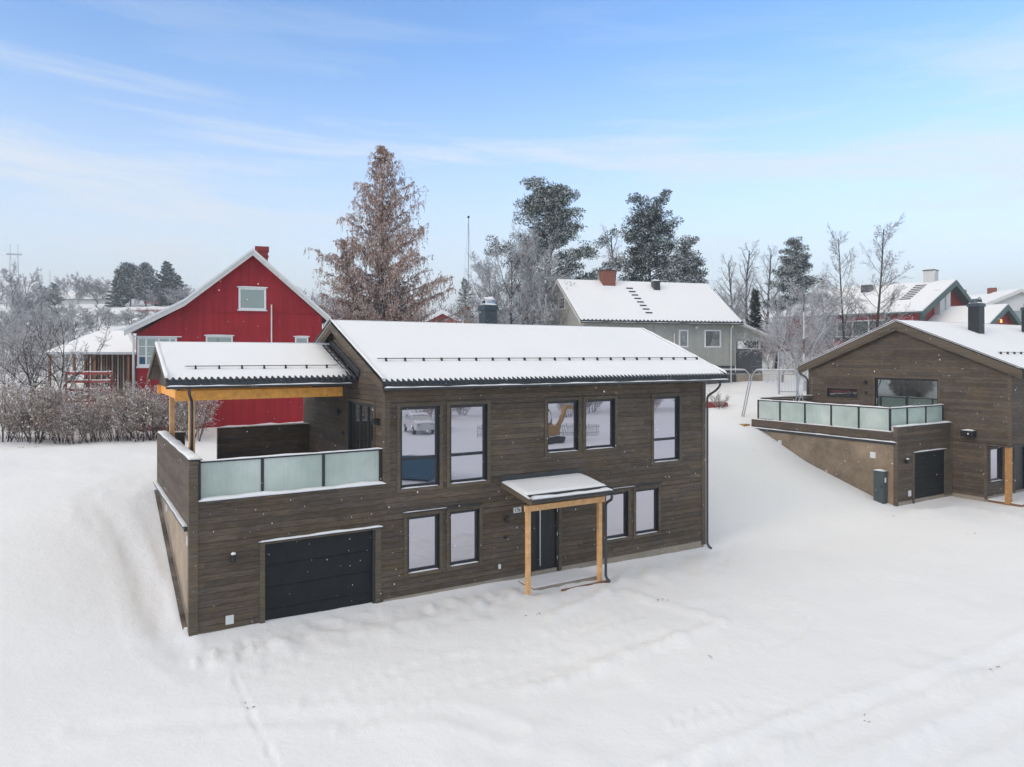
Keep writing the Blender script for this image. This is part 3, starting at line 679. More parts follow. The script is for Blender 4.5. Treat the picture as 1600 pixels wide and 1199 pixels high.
    K(verge(root, 6.68, .03, 17.22, 5.93, 21.5, 7.60, 25.78, 5.93, .2, 'trim')); K(verge(root, 6.708, .03, 17.25, 5.76, 21.5, 7.42, 25.74, 5.76, .12, 'trim', 'inner_verge_board', 0))
    K(verge(root, 19.02, .03, 17.22, 5.93, 21.5, 7.60, 25.78, 5.93, .2, 'metal'))
    vc = MB()
    for sgn in (-1, 1): vc.bar((6.70, 21.5, 7.665), (6.70, 21.5 + sgn * 4.30, 5.995), .07, .02)
    o = K(vc.build('verge_flashing', 'metal', root)); snowcap(o, (6.71, 17.2, 6.0), (6.71, 21.5, 7.67), .075, .03, 12, upn=(0, -.36, .93))
    snowcap(rf, (19.0, 17.22, 5.99), (19.0, 21.5, 7.66), .08, .05, 13, upn=(0, -.36, .93))
    K(MB().box(6.72, 19.0, 17.22, 17.25, 5.70, 5.87).build('fascia', 'metal', root))
    K(gutter(root, (6.70, 17.14, 5.775), (19.0, 17.14, 5.775), .065))
    br = MB()
    for i in range(20): br.box(6.95 + i * .62, 6.975 + i * .62, 17.07, 17.22, 5.695, 5.71)
    K(br.build('gutter_bracket', 'metal', root))
    K(snow_guard(root, 6.98, 18.85, 18.36, 6.405, 0, 0))
    K(downpipe(root, [(18.62, 17.14, 5.74), (18.62, 17.14, 5.58), (18.62, 17.30, 5.42), (18.52, 17.62, 5.20), (18.52, 17.62, .18), (18.54, 17.54, .07), (18.57, 17.47, .04)]))
    # chimney: clad box, collar, arched cap with snow
    cx, cy = 12.42, 22.0; ch = MB(); ch.box(cx - .23, cx + .23, cy - .23, cy + .23, 7.2, 8.22); c_ = K(ch.build('chimney', 'chimney_steel', root, bevel=.01))
    co = MB(); co.hexa([(cx + a * q, cy + b * q, z_) for z_, q in ((8.16, .28), (8.33, .245)) for a, b in ((-1, -1), (1, -1), (1, 1), (-1, 1))]); co.build('collar', 'chimney_steel', c_)
    def arch(cx, cy, z, par, w_=.25, r=.21, axis=0):
        a = MB(); n = 14; vs = []
        for s in (-1, 1):
            for rad in (r, r - .02):
                for k in range(n + 1):
                    t = math.pi * (k / n * 1.12 - .06)
                    vs.append((cx + s * w_, cy + math.cos(t) * rad, z + .03 + math.sin(t) * rad) if axis == 0 else (cx + math.cos(t) * rad, cy + s * w_, z + .03 + math.sin(t) * rad))
        q = n + 1; fs = []
        for k in range(n): fs += [(k, k + 1, 2 * q + k + 1, 2 * q + k), (q + k, 3 * q + k, 3 * q + k + 1, q + k + 1), (k, q + k, q + k + 1, k + 1), (2 * q + k, 2 * q + k + 1, 3 * q + k + 1, 3 * q + k)]
        a.add(vs, fs).build('arched_cap', 'inox' if axis == 0 else 'steel', par, True)
        if axis == 0: snowcap(par, (cx - w_, cy, z + r * .72), (cx + w_, cy, z + r * .72), r * 1.5, r * .62, 3, 'snow', .05)
        else: snowcap(par, (cx, cy - w_, z + r * .72), (cx, cy + w_, z + r * .72), r * 1.5, r * .62, 3, 'snow', .05)
    arch(cx, cy, 8.36, c_, .2, .19); snowcap(c_, (cx - .23, cy, 8.32), (cx + .23, cy, 8.32), .46, .06, 4, 'snow', .05)
    MB().box(cx - .17, cx + .17, cy - .12, cy + .12, 8.33, 8.42).build('flue', 'black', c_)
    # deck roof
    r2 = K(tile_roof(root, 2.02, 6.90, 19.62, 5.99, 22.2, 6.90, .075, 'deck_roof', bare_right=.75))
    u = MB()
    for sgn in (-1, 1): u.poly([(2.06, 22.2, 6.80), (2.06, 22.2 + sgn * 2.54, 5.89), (2.06, 22.2 + sgn * 2.54, 5.84), (2.06, 22.2, 6.75)], (4.85, 0, 0))
    K(u.build('deck_roof_soffit', 'soffit', root))
    K(verge(root, 2.0, .03, 19.64, 5.99, 22.2, 6.90, 24.76, 5.99, .16, 'trim'))
    snowcap(r2, (2.03, 19.64, 6.03), (2.03, 22.2, 6.94), .09, .06, 14, upn=(0, -.33, .94))
    mb = MB(); mb.poly([(2.30, 19.95, 5.70), (2.30, 24.4, 5.70), (2.30, 24.4, 5.9), (2.30, 22.2, 6.74), (2.30, 19.95, 5.9)], (.03, 0, 0)); K(mb.build('gable_panel', 'soffit', root))
    K(MB().box(2.04, 6.85, 19.64, 19.67, 5.83, 5.96).build('deck_roof_fascia', 'metal', root)); K(gutter(root, (2.0, 19.56, 5.82), (6.72, 19.56, 5.82), .06, seed=6))
    K(snow_guard(root, 2.5, 6.5, 20.15, 6.21, 0, 0, .57))
    fl = MB(); fl.poly([(6.88, 19.5, 5.99), (6.88, 22.2, 6.94), (6.88, 22.2, 7.12), (6.88, 19.5, 6.17)], (.035, 0, 0)); K(fl.build('step_flashing', 'metal', root))
    bm = MB(); bm.box(2.25, 6.56, 19.95, 20.07, 5.44, 5.70); bm.box(2.25, 6.9, 24.2, 24.32, 5.44, 5.70); bm.box(2.34, 2.46, 20.075, 24.195, 5.46, 5.69); K(bm.build('beam', 'glulam', root, bevel=.005))
    for yy in (20.01, 24.15): K(MB().box(2.57, 2.71, yy - .07, yy + .07, 3.2, 5.44).build('deck_post', 'pine', root, bevel=.005))
    K(downpipe(root, [(2.52, 19.56, 5.85), (2.52, 19.56, 5.62), (2.60, 19.72, 5.45), (2.62, 19.84, 5.35), (2.62, 19.84, 3.2)], .036))
    # entrance canopy
    y0, y1 = 16.08, FY - .03; z0, z1 = 2.78, 3.03
    x0, x1 = 10.40, 13.20
    cb = MB(); cb.poly([(x0, y0, z0 - .02), (x0, y1, z1 - .02), (x0, y1, z1 - .09), (x0, y0, z0 - .09)], (x1 - x0, 0, 0)); cn = K(cb.build('canopy', 'tile', root))
    sk = MB()
    for xx in (x0 - .02, x1): sk.poly([(xx, y0 - .02, z0 - .0), (xx, y1, z1 - .0), (xx, y1, z1 - .17), (xx, y0 - .02, z0 - .16)], (.022, 0, 0))
    sk.box(x0, x1, y0 - .025, y0 - .002, z0 - .12, z0 - .02); sk.build('fascia', 'trim', cn)
    MB().poly([(x0 - .03, FY - .045, 3.02), (x0 - .03, FY - .045, 3.17), (x0 - .03, FY - .022, 3.17), (x0 - .03, FY - .022, 3.02)], (x1 - x0 - .02, 0, 0)).build('flashing', 'metal', cn)
    v = np.array([]); nx, ny = 60, 28; XX, YY = np.meshgrid(np.linspace(x0 + .01, x1 - .01, nx), np.linspace(0, 1, ny)); ed = np.minimum(np.minimum(XX - x0, x1 - XX) / .14, 1)
    yl = y0 + .26 + (y1 - .02 - y0 - .26) * YY; hh = .085 * np.clip(ed, .15, 1) ** .5 * np.clip(sstep(-.02, .10, YY) , .5, 1) * (1 + .25 * vnoise(XX / .5, YY / .3, 3)) * (.35 + .65 * sstep(1.0, .7, YY))
    zz = z0 - .02 + (z1 - z0) * (yl - y0) / (y1 - y0) + hh; V = np.stack([XX, yl, zz], -1).reshape(-1, 3)
    i = np.arange(ny - 1)[:, None] * nx; j = np.arange(nx - 1)[None]; F = np.stack([i + j, i + j + 1, i + nx + j + 1, i + nx + j], -1).reshape(-1, 4); link('snow', np_mesh('snow', V, F), 'roofsnow', cn, True)
    MB().box(x0 + .03, x1 - .03, y0 + .18, y0 + .255, z0 - .0, z0 + .075).build('tile_edge', 'tile', cn)
    snowcap(cn, (x0 + .03, y0 + .10, z0 - .015), (x1 - .05, y0 + .10, z0 - .015), .22, .055, 21)
    snowcap(cn, (x0 - .005, y0 + .05, z0 + .0), (x0 - .005, y1 - .1, z1 - .01), .07, .02, 22)
    K(gutter(root, (x0 + .02, y0 - .07, z0 - .045), (x1 + .02, y0 - .07, z0 - .045), .04, snow=False))
    K(MB().box(10.49, 13.20, 16.5, 16.6, 2.36, 2.52).build('canopy_beam', 'pine', root, bevel=.004))
    for xx in (10.53, 12.98): K(MB().box(xx, xx + .115, 16.49, 16.61, -.1, 2.36).build('porch_post', 'pine', root, bevel=.006))
    K(downpipe(root, [(13.06, 16.02, 2.70), (13.06, 16.02, 2.52), (13.14, 16.3, 2.40), (13.18, 16.44, 2.3), (13.18, 16.44, .22), (13.20, 16.36, .13), (13.22, 16.30, .11)], .04))
    # doorstep slab
    st = K(MB().box(10.9, 13.1, 16.75, FY - .03, -.1, .16).build('doorstep', 'conc', root)); MB().box(10.92, 13.08, 16.77, FY - .03, .16, .185).build('snow', 'snow', st)
    K(MB().box(11.6, 13.3, 16.40, 16.43, -.1, .115).build('step_edge_board', 'edgewood', root))
    for o in kids:
        o.parent = h; o.location = o.location - off if o.type == 'MESH' else o.location
    bpy.data.objects.remove(root)
    return arch
arch = main_house()

# ================================================================== RIGHT HOUSE
def right_house():
    h = empty('timber_house', (33.7, 17.5, 0), 0, 'right-hand dark brown timber house with broad gable, glass railed deck and tan side wall', 'house')
    off = Vector((33.7, 17.5, 0)); root = bpy.data.objects.new('x', None); kids = []
    def K(o): kids.append(o); return o
    yr, zr, sl = 19.87, 8.20, .41
    lo = lambda z: max(15.15, yr - (zr - .2 - z) / sl); hi = lambda z: min(24.79, yr + (zr - .2 - z) / sl)
    mb = MB(); clad(mb, 1, 33.7, lo, hi, 3.55, 8.0, .145, [(18.05, 21.1, 3.5, 5.50), (22.0, 23.72, 4.42, 4.9)])
    lo2 = lambda z: 15.15 if z > 2.8 else 16.07
    clad(mb, 1, 33.7, 15.15, 17.6, 2.80, 3.55, .145); clad(mb, 1, 33.7, 16.07, 17.6, .45, 2.80, .145)
    K(mb.build('gable_wall', 'clady', root))
    mb = MB(); clad(mb, 0, 15.13, 33.7, 46, 2.8, 6.1, .145); clad(mb, 0, 16.07, 33.7, 46, .5, 2.8, .145, [(34.03, 35.1, 1.1, 2.55), (36.2, 37.3, .3, 2.5)])
    K(mb.build('wall', 'cladx', root)); K(clad(MB(), 0, 17.5, 29.5, 33.68, .45, 3.56, .145, [(30.72, 33.1, 0, 2.40)]).build('garage_wall', 'cladx', root)); K(clad(MB(), 0, 24.6, 29.6, 33.66, 3.3, 4.45, .145).build('deck_screen', 'cladx', root))
    c = MB(); c.box(33.83, 46, 15.24, 24.7, 2.85, 5.9); c.box(33.84, 46, 16.2, 24.7, 0, 2.84); c.poly([(33.82, 15.16, 5.5), (33.82, 24.77, 5.5), (33.82, 24.77, 5.9), (33.82, 19.87, 7.95), (33.82, 15.16, 5.95)], (.02, 0, 0))
    c.box(29.5, 33.66, 17.62, 17.66, 0, 3.5); K(c.build('wall_core', 'black', root))
    K(MB().box(33.60, 46, 15.10, 16.05, 2.72, 2.79).build('overhang_soffit', 'soffit', root))
    mb = MB(); clad(mb, 1, 29.42, 17.52, 25.0, 2.98, 3.36, .19); mb.box(29.425, 29.6, 17.53, 25.0, 2.9, 3.36); K(mb.build('deck_kerb', 'clady', root))
    K(MB().box(29.44, 29.6, 17.5, 25.0, -.3, 2.9).build('side_plinth', 'plaster2', root)); K(MB().box(29.6, 33.68, 17.49, 17.6, -.1, .44).box(33.70, 33.8, 16.1, 17.5, 0, .45).box(33.8, 46, 16.05, 16.2, -.1, .49).build('foundation', 'conc', root))
    o = K(MB().box(29.36, 29.44, 17.48, 25.0, 2.92, 2.945).build('drip_flashing', 'metal', root)); MB().box(29.38, 29.43, 17.5, 25.0, 2.83, 2.92).build('batten', 'metal', o); snowcap(o, (29.37, 17.45, 2.947), (29.37, 25.0, 2.947), .10, .035, 31)
    snowcap(kids[-4], (29.5, 17.72, 3.36), (29.5, 25.1, 3.36), .14, .035, 32)
    o = K(MB().box(29.42, 33.68, 17.46, 17.78, 3.57, 3.585).build('ledge_flashing', 'metal', root)); snowcap(o, (29.42, 17.60, 3.585), (33.7, 17.60, 3.585), .26, .05, 33)
    for q in ((29.40, 29.52, 17.455, 17.6, .3, 3.57), (33.62, 33.74, 17.44, 17.5, .4, 3.57), (33.665, 33.78, 15.085, 15.2, 2.8, 5.9), (33.66, 33.70, 24.72, 24.83, 2.7, 5.9), (33.665, 33.78, 16.03, 16.12, .4, 2.8)): K(MB().box(*q).build('corner_board', 'trim', root))
    K(MB().box(29.6, 33.68, 17.75, 24.9, 3.05, 3.25).build('deck', 'snow', root)); snowcap(kids[-1], (29.5, 24.62, 4.46), (33.7, 24.62, 4.46), .14, .05, 36)
    # railing
    fr = MB(); ys = (24.73, 23.42, 22.01, 20.63, 19.28, 17.86); xs = (30.83, 32.27, 33.64)
    for y in ys: fr.box(29.56, 29.63, y - .035, y + .035, 3.36, 4.34)
    for x in xs: fr.box(x - .035, x + .035, 17.82, 17.89, 3.5, 4.34)
    fr.box(29.57, 29.62, 17.85, 24.76, 4.31, 4.35); fr.box(29.63, 33.67, 17.83, 17.88, 4.31, 4.35); rl = K(fr.build('glass_railing', 'frame', root))
    for a, b in zip(ys[:-1], ys[1:]): MB().box(29.59, 29.602, b + .04, a - .04, 3.42, 4.31).build('glass_panel', 'frosted', rl)
    xx = (29.6,) + xs
    for a, b in zip(xx[:-1], xx[1:]): MB().box(a + .04, b - .04, 17.85, 17.862, 3.55, 4.31).build('glass_panel', 'frosted', rl)
    snowcap(rl, (29.595, 17.84, 4.352), (29.595, 24.8, 4.352), .09, .045, 34); snowcap(rl, (29.58, 17.855, 4.352), (33.7, 17.855, 4.352), .09, .045, 35)
    w1 = K(window(root, 1, 33.7, 18.06, 21.09, 3.5, 5.49, -1, mull=(19.55,), gm='glassdark', name='sliding_door', sill=False, trimw=.07)); MB().box(33.66, 33.69, 20.98, 21.01, 4.2, 4.5).build('handle', 'inox', w1)
    K(window(root, 1, 33.7, 22.01, 23.71, 4.43, 4.89, -1, mull=(22.4,), gm='glassdark', sill=False, trimw=.05))
    K(wall_lamp(root, 33.68, 21.55, 5.35, (-1, 0), snow=False)); K(MB().box(33.63, 33.68, 21.5, 21.6, 4.7, 4.78).build('socket', 'black', root))
    K(window(root, 0, 16.07, 34.04, 35.09, 1.1, 2.55, -1, trimw=.07)); K(window(root, 0, 16.07, 36.2, 37.3, .3, 2.5, -1, gm='door', sill=False, trimw=.09, name='entrance_door'))
    # heat pump
    hp = K(MB().box(33.32, 33.66, 16.42, 16.92, 3.03, 3.31).build('heat_pump', 'black', root, bevel=.02)); MB().tube([(33.315, 16.60, 3.18), (33.32, 16.60, 3.18)], .035, 12).build('badge', 'white', hp); snowcap(hp, (33.49, 16.44, 3.31), (33.49, 16.90, 3.31), .3, .04, 37)
    # garage
    gd = MB()
    for i in range(4): gd.box(30.74, 33.08, 17.53, 17.57, .22 + i * .55, .22 + (i + 1) * .55 - .008)
    g_ = K(gd.build('garage_door', 'gdoor', root)); MB().box(30.62, 30.73, 17.455, 17.56, .2, 2.43).box(33.09, 33.6, 17.46, 17.5, .4, 2.43).box(30.62, 33.2, 17.458, 17.56, 2.40, 2.44).build('trim', 'trim', g_)
    MB().box(30.62, 33.15, 17.40, 17.48, 2.44, 2.455).build('cap', 'metal', g_); snowcap(g_, (30.62, 17.44, 2.456), (33.15, 17.44, 2.456), .07, .035, 38)
    K(wall_lamp(root, 30.06, 17.48, 2.22)); K(vent(root, 0, 17.48, 30.28, .62, .17, .24)); K(vent(root, 1, 29.44, 18.40, 2.18, .24, .26))
    K(vent(root, 1, 29.44, 23.2, 2.24, .2, .22))
    # roof: ridge along x
    rf = K(tile_roof(root, 33.38, 47, 14.5, 6.0, yr, zr, .07, wave=.3, resx=3, lumps=.6)); u = MB()
    for sgn in (-1, 1): u.poly([(33.42, yr, zr - .12), (33.42, yr + sgn * 5.3, zr - .12 - 5.3 * sl), (33.42, yr + sgn * 5.3, zr - .2 - 5.3 * sl), (33.42, yr, zr - .2)], (13.5, 0, 0))
    K(u.build('soffit', 'soffit', root)); K(verge(root, 33.355, .03, 14.52, 6.0, yr, zr, 25.25, 6.0, .27, 'trim')); K(verge(root, 33.385, .03, 14.55, 5.75, yr, 7.93, 25.2, 5.75, .14, 'trim', 'inner_verge_board', 0))
    vc = MB()
    for sgn in (-1, 1): vc.bar((33.38, yr, zr + .065), (33.38, yr + sgn * 5.4, zr + .065 - 5.4 * sl), .07, .02)
    o = K(vc.build('verge_flashing', 'metal', root))
    for sgn in (-1, 1): snowcap(o, (33.39, yr + sgn * 5.35, zr + .075 - 5.35 * sl), (33.39, yr, zr + .075), .08, .03, 39, upn=(0, sgn * .38, .92))
    K(downpipe(root, [(33.5, 25.3, 5.85), (33.5, 25.25, 5.62), (33.6, 24.95, 5.42), (33.62, 24.86, 5.3), (33.62, 24.86, 2.8)], .05)); K(gutter(root, (33.4, 25.35, 5.88), (46, 25.35, 5.88), .06, snow=False))
    K(snow_guard(root, 34.4, 46, 15.9, 6.62, 0, 0, .6))
    for cx, cy in ((38.1, 18.6), (43.5, 18.6)):
        c_ = K(MB().box(cx - .26, cx + .26, cy - .26, cy + .26, 7.0, 9.05).build('chimney', 'door', root, bevel=.01)); MB().hexa([(cx + a * q, cy + b * q, z_) for z_, q in ((8.98, .31), (9.14, .28)) for a, b in ((-1, -1), (1, -1), (1, 1), (-1, 1))]).build('collar', 'metal', c_)
        arch(cx, cy, 9.16, c_, .16, .24, 1); snowcap(c_, (cx - .25, cy, 9.13), (cx + .25, cy, 9.13), .5, .06, 4, 'snow', .05)
    K(MB().box(33.74, 33.95, 15.14, 15.34, .3, 2.72).build('porch_post', 'larchwood', root, bevel=.006))
    d = K(MB().box(33.8, 46, 14.7, 16.04, .2, .36).build('porch_deck', 'edgewood', root)); MB().box(33.83, 46, 14.74, 16.04, .36, .40).build('snow', 'snow', d)
    st = MB()
    for i in range(3): st.poly([(29.0 - i * .30, 25.1, 3.1 - i * .22), (29.4, 25.1, 3.1 - i * .22), (29.4, 25.1, 2.88 - i * .22), (29.0 - i * .30, 25.1, 2.88 - i * .22)], (0, .7, 0))
    K(st.build('garden_steps', 'larchwood', root))
    for o in kids: o.parent = h; o.location = o.location - off
    bpy.data.objects.remove(root)
right_house()
# electrical cabinet standing by the right-hand house
cab = empty('electrical_cabinet', (29.2, 18.05, H1(29.2, 18.05)), 0, 'grey green metal cabinet standing against tan wall of right house', 'cabinet')
z = 0.0; MB().box(-.14, .14, -.22, .22, -.6, 1.28).box(-.16, .16, -.24, .24, 1.28, 1.32).box(-.15, -.14, -.19, .19, 0.1, 1.2).build('body', 'cabinet_grey', cab, bevel=.01)
MB().box(-.05, .05, -.235, -.22, .85, 1.05).build('meter_cover', 'white', cab); MB().box(-.165, -.15, -.17, -.13, .6, .75).build('handle', 'black', cab); snowcap(cab, (0, -.23, 1.32), (0, .23, 1.32), .30, .05, 3)


# ================================================================== HOUSES BEHIND
def pwin(parent, x0, x1, z0, z1, face=0., m='white', gm='oldglass', fw=.07, mull=(), bars=(), head=True, name='window'):
    """painted window on a wall facing local -y"""
    mb = MB(); ring(mb, 0, x0, x1, z0, z1, fw, face - .05, face + .02)
    for q in mull: mb.box(q - fw * .45, q + fw * .45, face - .045, face + .02, z0 + fw, z1 - fw)
    for q in bars: mb.box(x0 + fw, x1 - fw, face - .04, face + .02, q - .018, q + .018)
    if head: mb.box(x0 - .08, x1 + .08, face - .09, face + .0, z1 + .002, z1 + .05); mb.box(x0 - .06, x1 + .06, face - .08, face + .0, z0 - .05, z0 - .002)
    wn = mb.build(name, m, parent); MB().box(x0 + fw, x1 - fw, face - .012, face - .004, z0 + fw, z1 - fw).build('pane', gm, wn)
    if head: snowcap(wn, (x0 - .06, face - .05, z1 + .05), (x1 + .06, face - .05, z1 + .05), .07, .02, 3, 'snow', .2)
    return wn

def red_house():
    h = empty('red_house', (8.17, 39.52, 3.2), R(-11.35), 'bright red wooden house with white trimmed gable and one attic window', 'house')
    g = -3.2; P = lambda *a: a
    def z(v): return v + g
    # gable outline with a kicked left eave
    prof = [(-5.47, -1.6), (3.52, -1.6), (3.52, z(8.62)), (0, z(11.85)), (-3.22, z(9.15)), (-5.47, z(7.62))]
    MB().poly([(a, .0, b) for a, b in prof], (0, 13, 0)).build('wall', 'red', h)
    MB().box(-5.50, 3.54, -.03, -.002, z(8.80), z(8.83)).box(-1.72, -1.69, -.012, -.002, z(6.2), z(8.8)).build('drip_board', 'red', h)
    # roof sheets
    top = [(-5.95, z(7.90)), (-3.25, z(9.42)), (0, z(12.13)), (3.95, z(8.62))]
    rf = MB()
    for (a, b), (c, d_) in zip(top[:-1], top[1:]): rf.poly([(a, -.42, b - .14), (c, -.42, d_ - .14), (c, -.42, d_ - .02), (a, -.42, b - .02)], (0, 13.9, 0))
    r = rf.build('roof', 'tile', h)
    sn = MB()
    for (a, b), (c, d_) in zip(top[:-1], top[1:]): sn.poly([(a, -.40, b - .018), (c, -.40, d_ - .018), (c, -.40, d_ + .015), (a, -.40, b + .015)], (0, 13.8, 0))
    sn.build('snow', 'roofsnow', r)
    bb = MB()
    for (a, b), (c, d_) in zip(top[:-1], top[1:]):
        bb.poly([(a, -.47, b - .03), (c, -.47, d_ - .03), (c, -.47, d_ - .36), (a, -.47, b - .36)], (0, .045, 0))
    bb.build('bargeboard', 'white2', h); b2 = MB()
    for (a, b), (c, d_) in zip(top[:-1], top[1:]): b2.poly([(a, -.50, b + .0), (c, -.50, d_ + .0), (c, -.50, d_ - .12), (a, -.50, b - .12)], (0, .028, 0))
    b2.build('verge_cap', 'white', h)
    b3 = MB()
    for (a, b), (c, d_) in zip(top[:-1], top[1:]): b3.poly([(a, -.42, b - .15), (c, -.42, d_ - .15), (c, -.42, d_ - .19), (a, -.42, b - .19)], (0, .42, 0))
    b3.build('soffit', 'white2', h)
    pwin(h, -.70, .66, z(8.96), z(10.12), gm='oldglass', fw=.10)
    pwin(h, -2.27, -.98, z(6.2), z(7.58)); pwin(h, 2.12, 2.80, z(6.3), z(7.56))
    wb = pwin(h, -5.42, -3.62, z(6.05), z(7.50), fw=.09, mull=(-5.02, -4.45, -3.95), bars=(z(6.55), z(7.03)), head=False); MB().box(-5.55, -3.4, -.12, 0, z(7.50), z(7.55)).box(-5.46, -3.5, -.07, .0, z(5.95), z(6.05)).build('window_head', 'white', wb)
    MB().box(-5.02 - .4, -5.06, -.02, -.014, z(6.15), z(6.5)).build('blue_ornament', 'skip', wb)
    # red brick stained chimney behind the ridge
    c = MB().box(.18, .80, 2.0, 2.7, z(11.2), z(12.55)).build('chimney', 'redpaintbrick', h); MB().box(.12, .86, 1.94, 2.76, z(12.36), z(12.6)).box(.14, .84, 1.96, 2.74, z(12.05), z(12.12)).build('crown', 'redpaintbrick', c)
    MB().tube([(.93, -.06, z(5.0)), (.93, -.06, z(9.26))], .035, 8).build('vent_pipe', 'white', h, True)
    MB().tube([(-5.62, -.25, z(7.7)), (-5.58, -.12, z(7.35)), (-5.58, -.10, z(3.6))], .05, 8).build('downpipe', 'white', h, True)
    MB().tube([(3.80, -.3, z(8.5)), (3.62, -.1, z(8.1)), (3.62, -.08, z(4.5))], .045, 8).build('downpipe', 'white', h, True)
    return h
red_house()

def grey_house():
    h = empty('sage_house', (30.23, 40.13, 4.3), R(-15.4), 'sage grey house with long snowy tiled roof and brick chimney', 'house')
    z = lambda v: v - 4.3
    MB().poly([(0, 0, z(5.9)), (0, 8.6, z(5.9)), (0, 8.6, z(9.3)), (0, 4.3, z(12.05)), (0, 0, z(8.95))], (12.0, 0, 0)).build('wall', 'sage', h)
    MB().box(.05, 11.95, .06, 8.5, z(3.6), z(5.9)).build('foundation', 'screen', h)
    MB().box(-.01, 12.02, -.02, -.001, z(5.82), z(5.9)).build('base_board', 'sage', h)
    r = tile_roof(h, -.45, 12.25, -.55, z(8.98), 4.3, z(12.22), .05, wave=.3, amp=.03, resx=4, lumps=.4, m='rowsnow')
    bb = MB()
    for a, b, c, d_ in ((-.55, z(8.95), 4.3, z(12.2)), (9.15, z(8.95), 4.3, z(12.2))): bb.poly([(-.47, a, b), (-.47, c, d_), (-.47, c, d_ - .22), (-.47, a, b - .22)], (.03, 0, 0))
    bb.build('bargeboard', 'white2', h)
    s = MB()
    for sg, y in ((1, -.5), (-1, 9.1)): s.poly([(-.44, 4.3, z(12.05)), (-.44, y, z(8.82)), (-.44, y, z(8.76)), (-.44, 4.3, z(11.99))], (.43, 0, 0))
    s.build('soffit', 'white2', h); gutter(h, (-.4, -.62, z(8.86)), (12.2, -.62, z(8.86)), .07, snow=True)
    # gable window on the left end
    mb = MB(); ring(mb, 1, 3.65, 5.1, z(10.0), z(10.9), .09, -.05, .02); wn = mb.build('window', 'white', h); MB().box(-.01, -.004, 3.74, 5.01, z(10.09), z(10.81)).build('pane', 'glassdark', wn)
    for i, (a, b, c, d_) in enumerate(((7.30, 8.05, z(7.15), z(8.42)), (9.37, 10.72, z(7.15), z(8.44)), (3.0, 4.4, z(7.15), z(8.4)), (9.4, 10.3, z(5.2), z(5.75)))): pwin(h, a, b, c, d_, m='white', gm='glassdark', head=False, fw=.1)
    c = MB().box(3.0, 4.0, 3.6, 4.4, z(11.4), z(12.95)).build('chimney', 'brick', h); MB().box(2.94, 4.06, 3.54, 4.46, z(12.95), z(13.02)).box(3.3, 3.75, 3.8, 4.2, z(13.02), z(13.12)).build('cap', 'metal', c); snowcap(c, (2.95, 4.0, z(13.02)), (3.28, 4.0, z(13.02)), .85, .08, 3); snowcap(c, (3.77, 4.0, z(13.02)), (4.05, 4.0, z(13.02)), .85, .08, 3)
    v = MB().box(7.0, 7.5, 3.2, 3.7, z(11.3), z(12.15)).build('roof_vent', 'metal', h); MB().box(6.96, 7.54, 3.16, 3.74, z(12.15), z(12.22)).build('cap', 'metal', v); snowcap(v, (6.97, 3.45, z(12.22)), (7.53, 3.45, z(12.22)), .5, .1, 4)
    for i in range(8):
        t = i / 7.; yy = 3.3 - 3.0 * t; zz = z(8.98) + (yy + .55) / 4.85 * 3.24
        MB().box(4.75 + .1 * t, 5.25 + .1 * t, yy - .05, yy + .05, zz + .03, zz + .115).build('roof_step', 'black', h)
    MB().box(8.6, 8.8, -.12, 0, z(8.5), z(8.66)).build('wall_lamp', 'white', h); MB().tube([(11.45, -.5, z(8.8)), (11.5, -.12, z(8.5)), (11.5, -.12, z(4.6))], .05, 8).build('downpipe', 'white', h, True); MB().tube([(6.9, -.1, z(6.4)), (6.9, -.1, z(8.15))], .04, 8).build('vent_pipe', 'white', h, True)
    # lean-to porch on the right end, with a grey screen
    mb = MB(); mb.poly([(12.001, .05, z(8.85)), (14.45, .05, z(7.95)), (14.2, .05, z(7.62)), (12.001, .05, z(7.62))], (0, .08, 0)); mb.build('porch_gable', 'sage', h)
    p = MB(); p.poly([(11.95, -.5, z(9.0)), (14.6, -.5, z(8.0)), (14.6, -.5, z(7.88)), (11.95, -.5, z(8.88))], (0, 5.5, 0)); pr = p.build('porch_roof', 'white2', h); p = MB(); p.poly([(11.97, -.48, z(9.06)), (14.58, -.48, z(8.06)), (14.58, -.48, z(8.0)), (11.97, -.48, z(9.0))], (0, 5.4, 0)); p.build('snow', 'roofsnow', pr)
    MB().box(12.1, 14.2, .0, .12, z(5.25), z(7.05)).build('porch_screen', 'screen', h); MB().box(12.05, 14.22, -.05, 4.5, z(3.8), z(5.25)).build('porch_base', 'conc', h); snowcap(h, (12.1, .06, z(7.05)), (14.2, .06, z(7.05)), .14, .04, 7)
    for x in (12.15, 14.05): MB().box(x, x + .12, .14, .26, z(5.2), z(7.7)).build('porch_post', 'white2', h)
grey_house()

